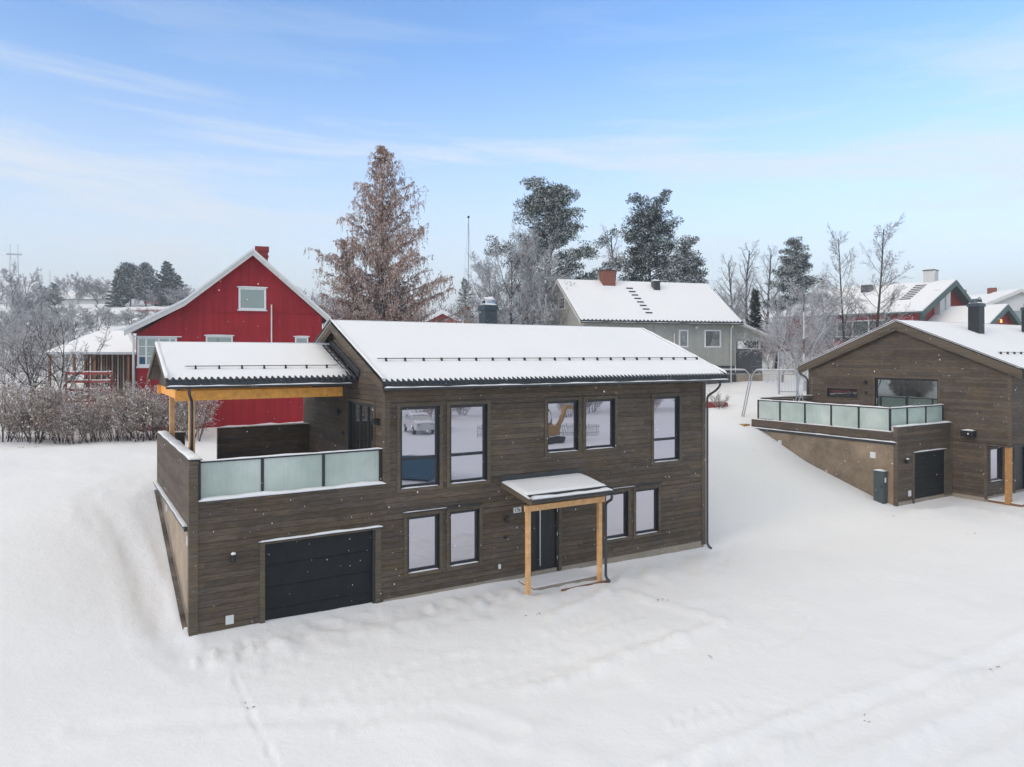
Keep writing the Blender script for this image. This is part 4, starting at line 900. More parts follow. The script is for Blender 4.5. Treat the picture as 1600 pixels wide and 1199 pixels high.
def red_right():
    h = empty('red_house', (72.19, 37.99, 6.5), R(9.6), 'red house with dark green bargeboards and tall white chimney at far right', 'house')
    z = lambda v: v - 6.5; ez, az = z(10.55), z(13.75)
    MB().poly([(-7.6, 0, 0), (7.6, 0, 0), (7.6, 0, ez + .1), (0, 0, az - .1), (-7.6, 0, ez + .1)], (0, 12.5, 0)).build('wall', 'red2', h)
    for sg, nm in ((-1, 'roof'), (1, 'roof')):
        r = MB().poly([(0, -.9, az), (sg * 8.3, -.9, ez - .08), (sg * 8.3, -.9, ez - .24), (0, -.9, az - .16)], (0, 14.0, 0)).build(nm, 'green', h)
        MB().poly([(0, -.88, az + .08), (sg * 8.28, -.88, ez + .0), (sg * 8.28, -.88, ez - .079), (0, -.88, az + .001)], (0, 13.96, 0)).build('snow', 'roofsnow', r)
        MB().poly([(0, -.96, az + .02), (sg * 8.35, -.96, ez - .08), (sg * 8.35, -.96, ez - .62), (0, -.96, az - .52)], (0, .055, 0)).build('bargeboard', 'green', r)
    MB().box(-3.0, -1.75, -.5, .02, 0, z(12.7)).box(-1.74, -.65, -.62, .02, 0, z(13.1)).build('flue_stack', 'white2', h)
    c = MB().box(-.3, .75, .9, 1.9, z(13.0), z(14.85)).build('chimney', 'white2', h); MB().box(-.36, .81, .84, 1.96, z(14.85), z(14.93)).build('cap', 'metal', c); snowcap(c, (-.3, 1.4, z(14.93)), (.78, 1.4, z(14.93)), 1., .08, 2)
    pwin(h, -4.6, -3.9, z(8.4), z(9.9), m='green', gm='oldglass', head=False); MB().box(-6.6, -5.2, -.05, -.002, z(8.3), z(10.6)).build('dark_panel', 'green', h)
    # long side facing left: local x = -7.6 plane, running back along y
    L = MB(); ring(L, 1, .25, 2.0, z(8.9), z(9.75), .1, -7.9, -7.62); lp = L.build('panel_frame', 'white', h); MB().box(-7.8, -7.79, .35, 1.9, z(9.0), z(9.65)).build('ornamental_panel', 'lattice', lp)
    for i in range(10): MB().tube([(-7.82, .45 + i * .15, z(9.05) + .1 * (i % 3)), (-7.82, .55 + i * .15, z(9.3) + .1 * ((i * 2) % 3)), (-7.82, .42 + i * .15, z(9.55))], .035, 5).build('carving', 'redboard', lp)
    mb = MB(); ring(mb, 1, 2.4, 8.6, z(8.3), z(9.9), .12, -7.75, -7.6)
    for q in (4.0, 5.5, 7.0): mb.box(-7.74, -7.6, q - .06, q + .06, z(8.4), z(9.8))
    wn = mb.build('window', 'white2', h); MB().box(-7.66, -7.63, 2.5, 8.5, z(8.4), z(9.8)).build('pane', 'oldglass', wn)
    MB().box(-8.0, -7.6, .0, 12.4, z(8.0), z(8.25)).box(-7.95, -7.61, 2.1, 2.35, z(8.3), z(10.3)).box(-7.95, -7.61, 8.7, 8.95, z(8.3), z(10.3)).build('green_trim', 'green', h)
    MB().box(-9.8, -7.61, 1.0, 14, z(5.5), z(7.95)).build('lower_extension', 'red2', h)
    v = MB().box(-2.2, -1.3, 6.2, 7.1, z(12.8), z(13.7)).build('roof_vent', 'metal', h); snowcap(v, (-2.2, 6.6, z(13.7)), (-1.3, 6.6, z(13.7)), .9, .1, 4)
    for i in range(8):
        x = -1.2 - i * .55; zz = az + (x / 8.3) * (az - ez + .08) * 1.0; zz = az - abs(x) / 8.3 * (az - ez + .08)
        MB().box(x - .05, x + .05, 1.3, 2.3, zz + .05, zz + .16).build('roof_step', 'metal', h)
    g = empty('red_annex', (72.3, 33.24, 6.5), R(9.6), 'small red annex gable with green trim and amber lights, far right', 'house')
    ez, az = z(9.4), z(11.15)
    MB().poly([(-4.4, 0, 0), (4.4, 0, 0), (4.4, 0, ez), (0, 0, az - .1), (-4.4, 0, ez)], (0, 6.5, 0)).build('wall', 'red2', g)
    for sg in (-1, 1):
        r = MB().poly([(0, -.6, az), (sg * 5.0, -.6, ez - .1), (sg * 5.0, -.6, ez - .22), (0, -.6, az - .12)], (0, 7.5, 0)).build('roof', 'green', g)
        MB().poly([(0, -.58, az + .09), (sg * 4.98, -.58, ez - .01), (sg * 4.98, -.58, ez - .099), (0, -.58, az + .001)], (0, 7.4, 0)).build('snow', 'roofsnow', r)
        MB().poly([(0, -.66, az + .02), (sg * 5.05, -.66, ez - .1), (sg * 5.05, -.66, ez - .6), (0, -.66, az - .48)], (0, .055, 0)).build('bargeboard', 'green', r)
    for x in (-1.5, -.2):
        MB().tube([(x, -.12, z(9.55)), (x, -.12, z(9.85))], [.09, .06], 8).build('lantern', 'amber', g)
red_right()

def small_house(px, d, zb, zt, wdt, dep, rot, wm, rm, label, gable_m=None, name='small_house', trim='white', ch=None):
    x, y = spot(px, d); b = H1(x, y) - .6; h = empty(name, (x, y, b), rot, label, 'house' if 'house' in name else name.replace('_', ' '))
    e, a = zb - b, zt - b; w2 = wdt / 2
    MB().poly([(-w2, 0, 0), (w2, 0, 0), (w2, 0, e), (0, 0, a - .1), (-w2, 0, e)], (0, dep, 0)).build('wall', wm, h)
    for sg in (-1, 1):
        k = (a - e) / w2; xe = w2 + .5
        r = MB().poly([(0, -.6, a), (sg * xe, -.6, a - xe * k), (sg * xe, -.6, a - xe * k - .15), (0, -.6, a - .15)], (0, dep + 1.2, 0)).build('roof', rm, h)
        MB().poly([(0, -.58, a + .12), (sg * xe, -.58, a - xe * k + .1), (sg * xe, -.58, a - xe * k + .001), (0, -.58, a + .001)], (0, dep + 1.1, 0)).build('snow', 'roofsnow', r)
        MB().poly([(0, -.66, a + .0), (sg * xe, -.66, a - xe * k), (sg * xe, -.66, a - xe * k - .4), (0, -.66, a - .4)], (0, .055, 0)).build('bargeboard', trim, r)
    pwin(h, -.9, .9, e - 1.5, e - .1, m=trim, gm='oldglass', head=False, fw=.12)
    if ch: MB().box(-.4, .4, dep * .4, dep * .4 + .8, a - .6, a + ch).build('chimney', 'brick', h)
    return h
small_house(692, 95, 10.6, 12.4, 7, 9, R(-30), 'redboard', 'tile', 'distant house with orange gable peeping over main roof beside chimney')
small_house(1235, 105, 11.0, 13.2, 16, 8, R(-20) + R(90), 'white2', 'tile', 'far white house with snowy roof behind conical dark conifer')
small_house(1592, 88, 12.2, 14.6, 11, 14, R(-38), 'white2', 'metal', 'pale grey gabled house at far right edge of photo', trim='white2', ch=.7)
small_house(1530, 130, 15.4, 17.4, 9, 8, R(-20), 'redboard', 'tile', 'dark low house on skyline beyond red annex', trim='green', ch=1.2)
x, y = spot(120, 215); fb = empty('farm_building', (x, y, 20), R(-31 + 8), 'long low pale farm building under snow on left hilltop', 'building')
MB().box(-8.5, 8.5, 0, 8, -2.5, 3.3).build('wall', 'white2', fb); rr_ = MB().poly([(-9, -.6, 3.2), (-9, 4, 5.6), (-9, 8.6, 3.2)], (18, 0, 0)).build('roof', 'metal', fb)
MB().poly([(-9.05, -.75, 3.22), (-9.05, 4, 5.78), (-9.05, 8.75, 3.22), (-9.05, 4, 5.62)], (18.1, 0, 0)).build('snow', 'roofsnow', rr_); MB().box(4.8, 5.8, 3.5, 4.5, 5, 6.3).build('chimney', 'brick', fb)
x, y = spot(238, 205); sh = empty('red_shed', (x, y, 19.6), R(-20), 'tiny red shed below tall spruces on far hill', 'shed')
MB().poly([(-2.2, 0, -1.5), (2.2, 0, -1.5), (2.2, 0, 2.2), (0, 0, 3.6), (-2.2, 0, 2.2)], (0, 5, 0)).build('wall', 'redboard', sh); MB().poly([(-2.6, -.3, 2.0), (0, -.3, 3.9), (2.6, -.3, 2.0), (0, -.3, 3.62)], (0, 5.6, 0)).build('roof', 'roofsnow', sh)

# ---- garden pavilion beside the red house
x, y = spot(166, 45.5); pv = empty('garden_pavilion', (x, y, 4.2), R(-30), 'open garden pavilion with snowy hipped roof left of red house', 'pavilion')
hw, hd = 2.35, 1.9
rf = MB().add([(-hw - .25, -hd - .25, 2.56), (hw + .6, -hd - .25, 2.56), (hw + .6, hd + .25, 2.56), (-hw - .25, hd + .25, 2.56), (-.5, 0, 3.86), (1.2, 0, 3.86), (-hw - .25, -hd - .25, 2.45), (hw + .6, -hd - .25, 2.45), (hw + .6, hd + .25, 2.45), (-hw - .25, hd + .25, 2.45)],
         [(0, 1, 5, 4), (1, 2, 5), (2, 3, 4, 5), (3, 0, 4), (0, 6, 7, 1), (1, 7, 8, 2), (2, 8, 9, 3), (3, 9, 6, 0), (6, 9, 8, 7)]).build('roof', 'metal', pv)
MB().add([(-hw - .22, -hd - .22, 2.58), (hw + .57, -hd - .22, 2.58), (hw + .57, hd + .22, 2.58), (-hw - .22, hd + .22, 2.58), (-.5, 0, 3.93), (1.2, 0, 3.93)], [(0, 1, 5, 4), (1, 2, 5), (2, 3, 4, 5), (3, 0, 4), (3, 2, 1, 0)]).build('snow', 'roofsnow', rf)
MB().box(-hw - .45, hw + .6, -hd - .31, -hd - .26, 2.44, 2.58).build('gutter', 'galv', pv)
for a in (-hw, -.9, .35, hw):
    for b in (-hd, hd): MB().box(a - .06, a + .06, b - .06, b + .06, -.6, 2.44).build('post', 'edgewood', pv)
for i in range(26): MB().box(-hw + .1 + i * .178, -hw + .2 + i * .178, hd - .02, hd + .02, .1, 2.4).build('wall_slat', 'white2' if i % 2 else 'edgewood', pv)
MB().box(-hw, hw, hd + .03, hd + .06, 0, 2.44).build('back_wall', 'black', pv); MB().box(-hw, hw, -hd, hd, -.6, 0.02).build('floor', 'edgewood', pv)
# ---- red picnic tables
def picnic(px, d, rot, label):
    x, y = spot(px, d); t = empty('picnic_table', (x, y, H1(x, y) + .0), rot, label, 'picnic table', 'red picnic tables by the pavilion')
    tp = MB().box(-.95, .95, -.35, .35, .70, .75).build('table_top', 'redboard', t); snowcap(tp, (-.95, 0, .75), (.95, 0, .75), .7, .06, 3)
    for s in (-1, 1):
        b = MB().box(-.95, .95, s * .78 - .14, s * .78 + .14, .42, .46).build('bench', 'redboard', t); snowcap(b, (-.95, s * .78, .46), (.95, s * .78, .46), .26, .06, 4)
    for s in (-.7, .7):
        MB().bar((s, -.2, .7), (s, -.62, 0), .05, .1).bar((s, .2, .7), (s, .62, 0), .05, .1).box(s - .025, s + .025, -.85, .85, .36, .42).build('leg_frame', 'redboard', t)
picnic(126, 42.2, R(-31), 'red picnic table under snow nearer the garden pavilion left post'); picnic(168, 41.4, R(-28), 'red picnic table under snow right beside the red house corner')
def rail(pts, zs, label):
    t = empty('garden_rail', (pts[0][0], pts[0][1], 0), 0, label, 'railing')
    for zz in zs:
        p0 = (0, 0, zz); p1 = (pts[1][0] - pts[0][0], pts[1][1] - pts[0][1], zz)
        b = MB().bar(p0, p1, .05, .14).build('rail_board', 'redboard', t); snowcap(b, (0, 0, zz + .07), (p1[0], p1[1], zz + .07), .07, .06, 4)
    for q in (0.02, .5, .98): MB().box(p1[0] * q - .05, p1[0] * q + .05, p1[1] * q - .05, p1[1] * q + .05, min(zs) - .8, max(zs) + .1).build('post', 'redboard', t)
rail([spot(102, 39.5), spot(176, 39.5)], (4.7, 5.15, 5.6), 'red board railing topped with snow in front of pavilion')
x, y = spot(116, 42); gn = MB().tube([(0, 0, 0), (0, 0, .35), (0, 0, .5), (0, 0, .62), (0, 0, .8), (0, 0, .95)], [.2, .17, .10, .14, .11, .02], 10).build('garden_statue', 'galv', None, True); gn.location = (x, y, H1(x, y) + .55); tag(gn, 'small grey statue figure with snow cap beside the pavilion', 'statue')

# ---- yard things between the houses
def pole_frame():
    p0 = spot(1105, 39.2); p1 = spot(1172, 38); p2 = spot(1250, 36.9)
    for (a, b, lab, flip) in ((p0, p1, 'galvanised tube frame standing in snow, left of the pair', 0), (p1, p2, 'galvanised tube frame standing in snow, right of the pair', 1)):
        t = empty('tube_frame', (a[0], a[1], 0), 0, lab, 'metal frame'); dx, dy = b[0] - a[0], b[1] - a[1]; top = 5.82; g0 = H1(*a) - .1; g1 = H1(*b) - .1; sh = .10 * flip
        dirv = Vector((dx, dy, 0)).normalized()
        L = [Vector((0, 0, g0)) - dirv * .45 + dirv * sh, Vector((0, 0, top - .25)) + dirv * (sh + .02), Vector((0, 0, top)) + dirv * (.2 + sh), Vector((dx, dy, top)) - dirv * .25, Vector((dx, dy, top - .25)), Vector((dx, dy, g1)) - dirv * .45]
        MB().tube(L, .028, 8).build('tube', 'galv', t, True); o = L[2] ; MB().tube([o - Vector((0, 0, .22)), L[3] - Vector((0, 0, .22))], .018, 6).build('cross_wire', 'galv', t, True)
        snowcap(t, L[2] + Vector((0, 0, .03)), L[3] + Vector((0, 0, .03)), .06, .025, 4)
pole_frame()
def fence_frame():
    a = spot(1217, 46); b = spot(1246, 46); t = empty('gate_frame', (a[0], a[1], 0), 0, 'upright grey metal frame with thin mesh bars in snow by shrubs', 'metal frame'); dx, dy = b[0] - a[0], b[1] - a[1]; g = H1(*a)
    MB().box(-.05, .05, -.05, .05, g - .2, 6.8).build('post', 'galv', t); MB().box(dx - .05, dx + .05, dy - .05, dy + .05, g - .2, 6.8).build('post', 'galv', t)
    MB().bar((0, 0, 6.78), (dx, dy, 6.78), .06, .06).build('crossbar', 'galv', t); MB().bar((0, 0, g + .15), (dx, dy, g + .15), .04, .05).build('crossbar', 'galv', t)
    mb = MB()
    for i in range(1, 6): mb.tube([(dx * i / 6, dy * i / 6, g + .15), (dx * i / 6, dy * i / 6, 6.78)], .008, 4)
    mb.build('mesh_bars', 'galv', t)
fence_frame()
x, y = spot(1243, 37.5); ld = empty('garden_ladder', (x, y, H1(x, y)), R(-30), 'small aluminium ladder leaning in snow behind right house corner', 'ladder')
MB().bar((-.5, 0, 0), (.35, 0, 1.5), .06, .04).build('rail', 'galv', ld); MB().bar((-.5, .4, 0), (.35, .4, 1.5), .06, .04).build('rail', 'galv', ld); MB().bar((.35, 0, 1.5), (.5, 0, 0), .04, .04).bar((.35, .4, 1.5), (.5, .4, 0), .04, .04).build('brace', 'galv', ld)
for i in range(5):
    t = .15 + i * .18; MB().tube([(-.5 + .85 * t, 0, 1.5 * t), (-.5 + .85 * t, .4, 1.5 * t)], .02, 6).build('rung', 'galv', ld)
a = spot(1104, 40.5); fbd = empty('planter_bed', (a[0], a[1], H1(*a)), R(-30), 'low red timber edged planting bed with dead stalks in snow', 'planter')
for q in ((0, 1.2, 0, .06), (0, 1.2, .9, .96), (0, .06, .06, .9), (1.14, 1.2, .06, .9)): MB().box(q[0], q[1], q[2], q[3], -.1, .32).build('edge_board', 'redboard', fbd)
MB().box(.06, 1.14, .06, .9, -.1, .27).build('snow', 'snow', fbd)

# ---- skyline poles
x, y = spot(732, 62); gz = H1(x, y); top = CAMH + (555 - 341) * 62 / 1133
fp = empty('flagpole', (x, y, gz), 0, 'tall thin flagpole rising beside the brown larch', 'flagpole'); MB().tube([(0, 0, 0), (0, 0, top - gz)], [.07, .03], 10).build('pole', 'galv', fp, True)
MB().tube([(0, 0, top - gz), (0, 0, top - gz + .10), (0, 0, top - gz + .2)], [.05, .12, .03], 10).build('finial', 'black', fp, True); MB().tube([(.02, 0, top - gz - .2), (.5, -.2, 3)], .012, 4).tube([(-.02, 0, top - gz - .2), (-.7, .2, 3)], .012, 4).build('halyard', 'galv', fp)
x, y = spot(22, 420); pz = H1(x, y); top = CAMH + (555 - 398) * 420 / 1133
pyl = empty('power_pylon', (x, y, pz), R(-10), 'far lattice power pylon above frosty woods at left edge', 'pylon'); Hh = top - pz
for s in (-1, 1):
    MB().bar((s * 2.6, 0, 0), (s * 1.9, 0, Hh), .35, .35).build('mast', 'galv', pyl); MB().bar((s * 1.9, 0, Hh), (s * 1.9, 0, Hh + 6), .25, .25).build('horn', 'galv', pyl)
MB().box(-3.8, 3.8, -.2, .2, Hh - .3, Hh + .6).build('crossarm', 'galv', pyl); mb = MB()
for i in range(6): mb.bar((-2.4, 0, Hh * i / 6), (2.2, 0, Hh * (i + 1) / 6), .12, .12).bar((2.4, 0, Hh * i / 6), (-2.2, 0, Hh * (i + 1) / 6), .12, .12)
mb.build('lattice_brace', 'galv', pyl)
x, y = spot(78, 330); an = MB().tube([(0, 0, 0), (0, 0, CAMH + (555 - 423) * 330 / 1133 - H1(x, y))], [.25, .12], 6).build('radio_mast', 'galv'); an.location = (x, y, H1(x, y)); tag(an, 'thin distant mast standing alone on left skyline', 'mast')

# ================================================================== TREES
class Segs:
    def __init__(s): s.a = []; s.b = []; s.r = []; s.t = []
    def add(s, p, q, r0, r1): s.a.append(tuple(p)); s.b.append(tuple(q)); s.r.append((r0, r1))
    def mesh(s, name, m, parent, n=3):
        A = np.array(s.a); B = np.array(s.b); Rr = np.array(s.r); d = B - A; L = np.linalg.norm(d, axis=1, keepdims=True); d = d / np.maximum(L, 1e-6)
        ref = np.where(np.abs(d[:, 2:3]) < .9, [[0, 0, 1.]], [[1., 0, 0]]); x = np.cross(d, ref); x /= np.linalg.norm(x, axis=1, keepdims=True); y = np.cross(d, x)
        vs = []
        for P, rr in ((A, Rr[:, 0:1]), (B, Rr[:, 1:2])):
            for k in range(n):
                t = 2 * math.pi * k / n; vs.append(P + (x * math.cos(t) + y * math.sin(t)) * rr)
        V = np.stack(vs, 1).reshape(-1, 3); i = np.arange(len(A))[:, None] * 2 * n; k = np.arange(n)[None]; k2 = (k + 1) % n
        F = np.stack([i + k, i + n + k, i + n + k2, i + k2], -1).reshape(-1, 4)
        return link(name, np_mesh(name, V, F), m, parent)
class Leaves:
    def __init__(s): s.c = []; s.d = []; s.w = []
    def add(s, c, d, w_): s.c.append(tuple(c)); s.d.append(tuple(d)); s.w.append(w_)
    def mesh(s, name, m, parent, seed=0):
        C = np.array(s.c); D = np.array(s.d); W_ = np.array(s.w)[:, None]; rg = np.random.RandomState(seed); q = rg.normal(size=C.shape); sd_ = np.cross(D, q); sd_ /= np.maximum(np.linalg.norm(sd_, axis=1, keepdims=True), 1e-6); sd_ *= W_ / 2
        V = np.stack([C - sd_ * .5, C + sd_ * .5, C + D * .55 + sd_, C + D, C + D * .5 - sd_], 1).reshape(-1, 3); i = np.arange(len(C))[:, None] * 5
        return link(name, np_mesh(name, V, i + np.arange(5)[None]), m, parent)
def rvec(rg): v = Vector((rg.gauss(0, 1), rg.gauss(0, 1), rg.gauss(0, 1))); return v.normalized()
def limb(rg, tr, tw, p, d, L, r, lev, P):
    n = P['n'][lev]; kids = P['kids'][lev]; out = tr if lev <= P.get('tl', 0) else tw
    pts = [p.copy()]; dirs = []; dd = d.normalized()
    for i in range(n):
        dd = (dd + rvec(rg) * P['wob'][lev] + Vector((0, 0, P['up'][lev]))).normalized(); q = pts[-1] + dd * (L / n)
        out.add(pts[-1], q, r * (1 - i / n * .75), r * (1 - (i + 1) / n * .75)); pts.append(q); dirs.append(dd.copy())
    if kids:
        s0 = P['start'][lev]
        for k in range(kids):
            t = s0 + (1 - s0) * ((k + rg.random()) / kids); f = min(t * n, n - 1e-4); i = int(f); c = pts[i].lerp(pts[i + 1], f - i); ax = dirs[i]
            sidev = ax.cross(rvec(rg)).normalized(); a = R(P['ang'][lev] * (.7 + .6 * rg.random())); nd = ax * math.cos(a) + sidev * math.sin(a)
            taper = P['prof'](t) if lev == 0 else (1.05 - .65 * t)
            limb(rg, tr, tw, c, nd, L * P['len'][lev] * taper * (.75 + .5 * rg.random()), max(r * P['rad'][lev] * (1 - .6 * t), P['rmin']), lev + 1, P)
def bare_tree(name, H, seed, P=None, label='', cat='tree', tm='barkb', cm='twig', group=None, stems=1, spread=.0, r0=None, parentless=False):
    rg = random.Random(seed); D = dict(n=[7, 5, 4, 3, 2], kids=[13, 8, 6, 4, 0], wob=[.10, .18, .25, .3, .3], up=[.05, .10, .06, .03, 0], start=[.25, .2, .15, .1, 0], ang=[48, 45, 45, 45, 0], len=[.48, .5, .5, .5, 0], rad=[.45, .5, .5, .6, 0], rmin=.010, prof=lambda t: 1.15 - .75 * t, tl=1)
    if P: D.update(P)
    t = empty(name, (0, 0, 0), 0, label, cat, group); tr, tw = Segs(), Segs(); r0 = r0 or H * .016
    for k in range(stems):
        a = 2 * math.pi * k / max(stems, 1) + rg.random(); sp = spread * (.5 + rg.random()); d = Vector((math.cos(a) * sp, math.sin(a) * sp, 1))
        limb(rg, tr, tw, Vector((math.cos(a) * .15 * (stems > 1), math.sin(a) * .15 * (stems > 1), -.3)), d, H * (1 if stems == 1 else .75 + .3 * rg.random()), r0 * (1 if stems == 1 else .6), 0, D)
    tr.mesh('trunk', tm, t, 6); tw.mesh('crown', cm, t, 3); return t
def put(t, px, d, sc=1., rz=0., label=None, dz=0., sx=None):
    x, y = spot(px, d); t.location = (x, y, H1(x, y) + dz); t.rotation_euler = (0, 0, rz); t.scale = ((sx or sc), (sx or sc), sc)
    if label: t['label'] = label
    return t
def hgt(px, d, ytop):  # metres from the ground to the photo row ytop at that distance
    x, y = spot(px, d); return CAMH + (555 - ytop) * d / 1133 - H1(x, y)
def clump(lv, rg, c, rad, n, size, flat=.6, up=.3):
    for _ in range(n):
        o = rvec(rg); rr = rad * rg.random() ** .45; p = c + Vector((o.x * rr, o.y * rr, o.z * rr * flat)); d = (o + Vector((0, 0, up)) + rvec(rg) * .6).normalized() * size * (.6 + .8 * rg.random()); lv.add(p, d, size * .5)
def pine(H, W, seed, label, cm='needle', first=.25, n=34, dens=1., prof=None, lean=0, csize=.155, crad=.62, name='pine_tree', up0=.2, upk=.5):
    rg = random.Random(seed); t = empty(name, (0, 0, 0), 0, label, 'tree'); tr, lv, tw = Segs(), Leaves(), Segs()
    prof = prof or (lambda q: (min(1, q / .25) ** .6) * (1.0 - .75 * q))
    pts = [Vector((0, 0, -.3))]; N = 14
    for i in range(1, N + 1): pts.append(Vector((lean * (i / N) ** 2 + .15 * math.sin(i * .9 + seed), .15 * math.cos(i * 1.1 + seed), H * i / N)))
    for i in range(N): tr.add(pts[i], pts[i + 1], H * .018 * (1 - i / N * .85), H * .018 * (1 - (i + 1) / N * .85))
    for k in range(n):
        q = (k + .5 * rg.random()) / n; zf = first + (1 - first) * q; f = min(zf * N, N - 1e-3); i = int(f); c = pts[i].lerp(pts[i + 1], f - i)
        a = k * 2.4 + rg.random() * .8; L = W * prof(q) * (.65 + .55 * rg.random()); d = Vector((math.cos(a), math.sin(a), up0 + upk * q)).normalized(); p = c.copy(); m_ = 5
        for j in range(m_):
            d = (d + rvec(rg) * .16 + Vector((0, 0, .05))).normalized(); e = p + d * L / m_; tr.add(p, e, .06 * (1 - j / m_ * .8), .06 * (1 - (j + 1) / m_ * .8)); 
            if j >= 1:
                for s in range(3 if L > 1.2 else 1):
                    o = rvec(rg); o.z *= .35; cc = e + o * (.25 + .16 * L) * (.5 + rg.random()); tr.add(e, cc, .02, .008); clump(lv, rg, cc, crad * (.6 + .5 * rg.random()) * min(1, .5 + L / 3), int(95 * dens), csize)
            p = e
    for _ in range(4): clump(lv, rg, pts[-1] + Vector((rg.gauss(0, .25), rg.gauss(0, .25), rg.gauss(0, .3) - .2)), crad * .6, int(60 * dens), csize)
    tr.mesh('trunk', 'barkb', t, 5); lv.mesh('crown', cm, t, seed); return t
def spruce(H, W, seed, label, cm='needled', n=60, dens=1., name='spruce_tree', droop=-.25, csize=.22, thr=1., cat='tree'):
    rg = random.Random(seed); t = empty(name, (0, 0, 0), 0, label, cat); tr, lv = Segs(), Leaves(); tr.add((0, 0, -.3), (0, 0, H * .6), H * .014, H * .007); tr.add((0, 0, H * .6), (0, 0, H), H * .007, .01)
    for k in range(n):
        q = k / n; zz = H * (.08 + .9 * q); L = W * (1 - q) ** .85 * (.75 + .4 * rg.random()) + .12; a = k * 2.4; d = Vector((math.cos(a), math.sin(a), droop + .5 * q)).normalized(); p = Vector((0, 0, zz)); m_ = max(2, int(L / .4))
        for j in range(m_):
            d = (d + Vector((0, 0, .05)) + rvec(rg) * .07).normalized(); e = p + d * L / m_; tr.add(p, e, .03 * (1 - j / m_), .03 * (1 - (j + 1) / m_) + .004)
            sdv = d.cross(Vector((0, 0, 1))).normalized(); wd = .30 * L * (1 - j / m_) + .1
            for _ in range(int(16 * dens)):
                c = p.lerp(e, rg.random()) + sdv * rg.uniform(-1, 1) * wd + Vector((0, 0, rg.uniform(-.18, .04))); lv.add(c, (d * .6 + sdv * rg.uniform(-.6, .6) + Vector((0, 0, rg.uniform(-.6, .2)))).normalized() * csize * (.6 + .8 * rg.random()), csize * .4)
            p = e
    tr.mesh('trunk', 'barkb', t, 5); lv.mesh('crown', cm, t, seed); return t

# the big brown larch
def larch():
    H = hgt(596, 50, 230); rg = random.Random(5); t = empty('larch_tree', (0, 0, 0), 0, 'tall conical brown larch with frosted drooping twigs behind dark house', 'tree'); tr, tw, lv = Segs(), Segs(), Leaves()
    def stem(base, top, r, n, W, z0):
        N = 16; pts = [base.lerp(top, i / N) + Vector((math.sin(i * .8) * .07, math.cos(i * .7) * .07, 0)) for i in range(N + 1)]
        for i in range(N): tr.add(pts[i], pts[i + 1], r * (1 - i / N * .93), r * (1 - (i + 1) / N * .93))
        for k in range(n):
            q = (k + rg.random() * .6) / n; zf = z0 + (1 - z0) * q; f = min(zf * N, N - .001); i = int(f); c = pts[i].lerp(pts[i + 1], f - i); a = k * 2.4 + rg.random() * .7
            L = W * ((1 - q) ** .80 + .01) * (.62 + .5 * rg.random()); d = Vector((math.cos(a), math.sin(a), .12 + .55 * q + rg.uniform(-.1, .15))).normalized(); p = c; m_ = 7
            for j in range(m_):
                d = (d + rvec(rg) * .10 + Vector((0, 0, .035))).normalized(); e = p + d * L / m_; rr = .05 * (L / W + .25); tr.add(p, e, rr * (1 - j / m_ * .85), rr * (1 - (j + 1) / m_ * .85))
                nn = max(2, int(L / m_ * 12))
                for _ in range(nn):
                    s = p.lerp(e, rg.random()); o = rvec(rg); o.z = abs(o.z) * .25 - .1; l1 = (.25 + .5 * rg.random()) * min(1, .4 + L / 3); e1 = s + (o.normalized() + d * .4) * l1 * .8; tw.add(s, e1, .012, .009)
                    drop = (.25 + .65 * rg.random()) * min(1, .35 + L / 4); e2 = e1 + Vector((rg.gauss(0, .12), rg.gauss(0, .12), -drop)); tw.add(e1, e2, .011, .006)
                    for _k in range(12):
                        g_ = rg.random(); cc = s.lerp(e1, g_ * 2) if g_ < .5 else e1.lerp(e2, g_ * 2 - 1); lv.add(cc + rvec(rg) * .05, Vector((rg.gauss(0, .5), rg.gauss(0, .5), -1)).normalized() * .15, .05)
                p = e
    stem(Vector((0, 0, -.3)), Vector((.1, 0, H)), .26, 120, 7.0, .10)
    stem(Vector((-.5, .5, -.3)), Vector((-2.6, .8, H * .60)), .16, 44, 3.0, .25); stem(Vector((.5, .2, -.3)), Vector((1.6, .4, H * .48)), .13, 34, 3.2, .25)
    tr.mesh('trunk', 'barkb', t, 5); tw.mesh('crown', 'larch', t, 3); lv.mesh('hanging_twigs', 'larch', t, 3); put(t, 596, 50, 1, .3); return t
larch()
put(pine(hgt(865, 62, 303), 5.0, 11, 'tall irregular pine behind sage house, left of its brick chimney', 'needle', .36, 38, 1.15, prof=lambda q: [.95, 1.05, .7, .52, .55, .4][min(5, int(q * 6))], lean=.2), 860, 62, 1, 1.2)
put(pine(hgt(1012, 64, 332), 3.5, 23, 'dense dark green pine rising behind roof vent of sage house', 'needled', .22, 44, .95, crad=.62, prof=lambda q: [.9, 1., .95, .85, .78, .5][min(5, int(q * 6))]), 1014, 64, 1, 2.)
put(pine(hgt(1070, 60, 382), 3.0, 37, 'short frosty pine right of the dense dark pine', 'needlef', .2, 24, 1.2), 1072, 60, 1, .3)
put(pine(hgt(1240, 78, 378), 3.2, 41, 'open dark pine standing behind round frosted tree', 'needle', .3, 34, 1.1, prof=lambda q: 1.05 - .85 * q, up0=.0), 1242, 78, 1, .8)
put(spruce(hgt(725, 66, 432), 1.9, 51, 'narrow frosty spruce behind flagpole', 'needlef'), 727, 66)
put(spruce(hgt(1283, 84, 432), 1.8, 52, 'small dark spruce tip left of far red house', 'needled'), 1284, 84)
put(spruce(hgt(1180, 66, 450), 1.05, 53, 'narrow conical conifer with snow between sage house and shrubs', 'thuja', 70, 1.6, 'thuja_tree', .5), 1180, 66, 1)
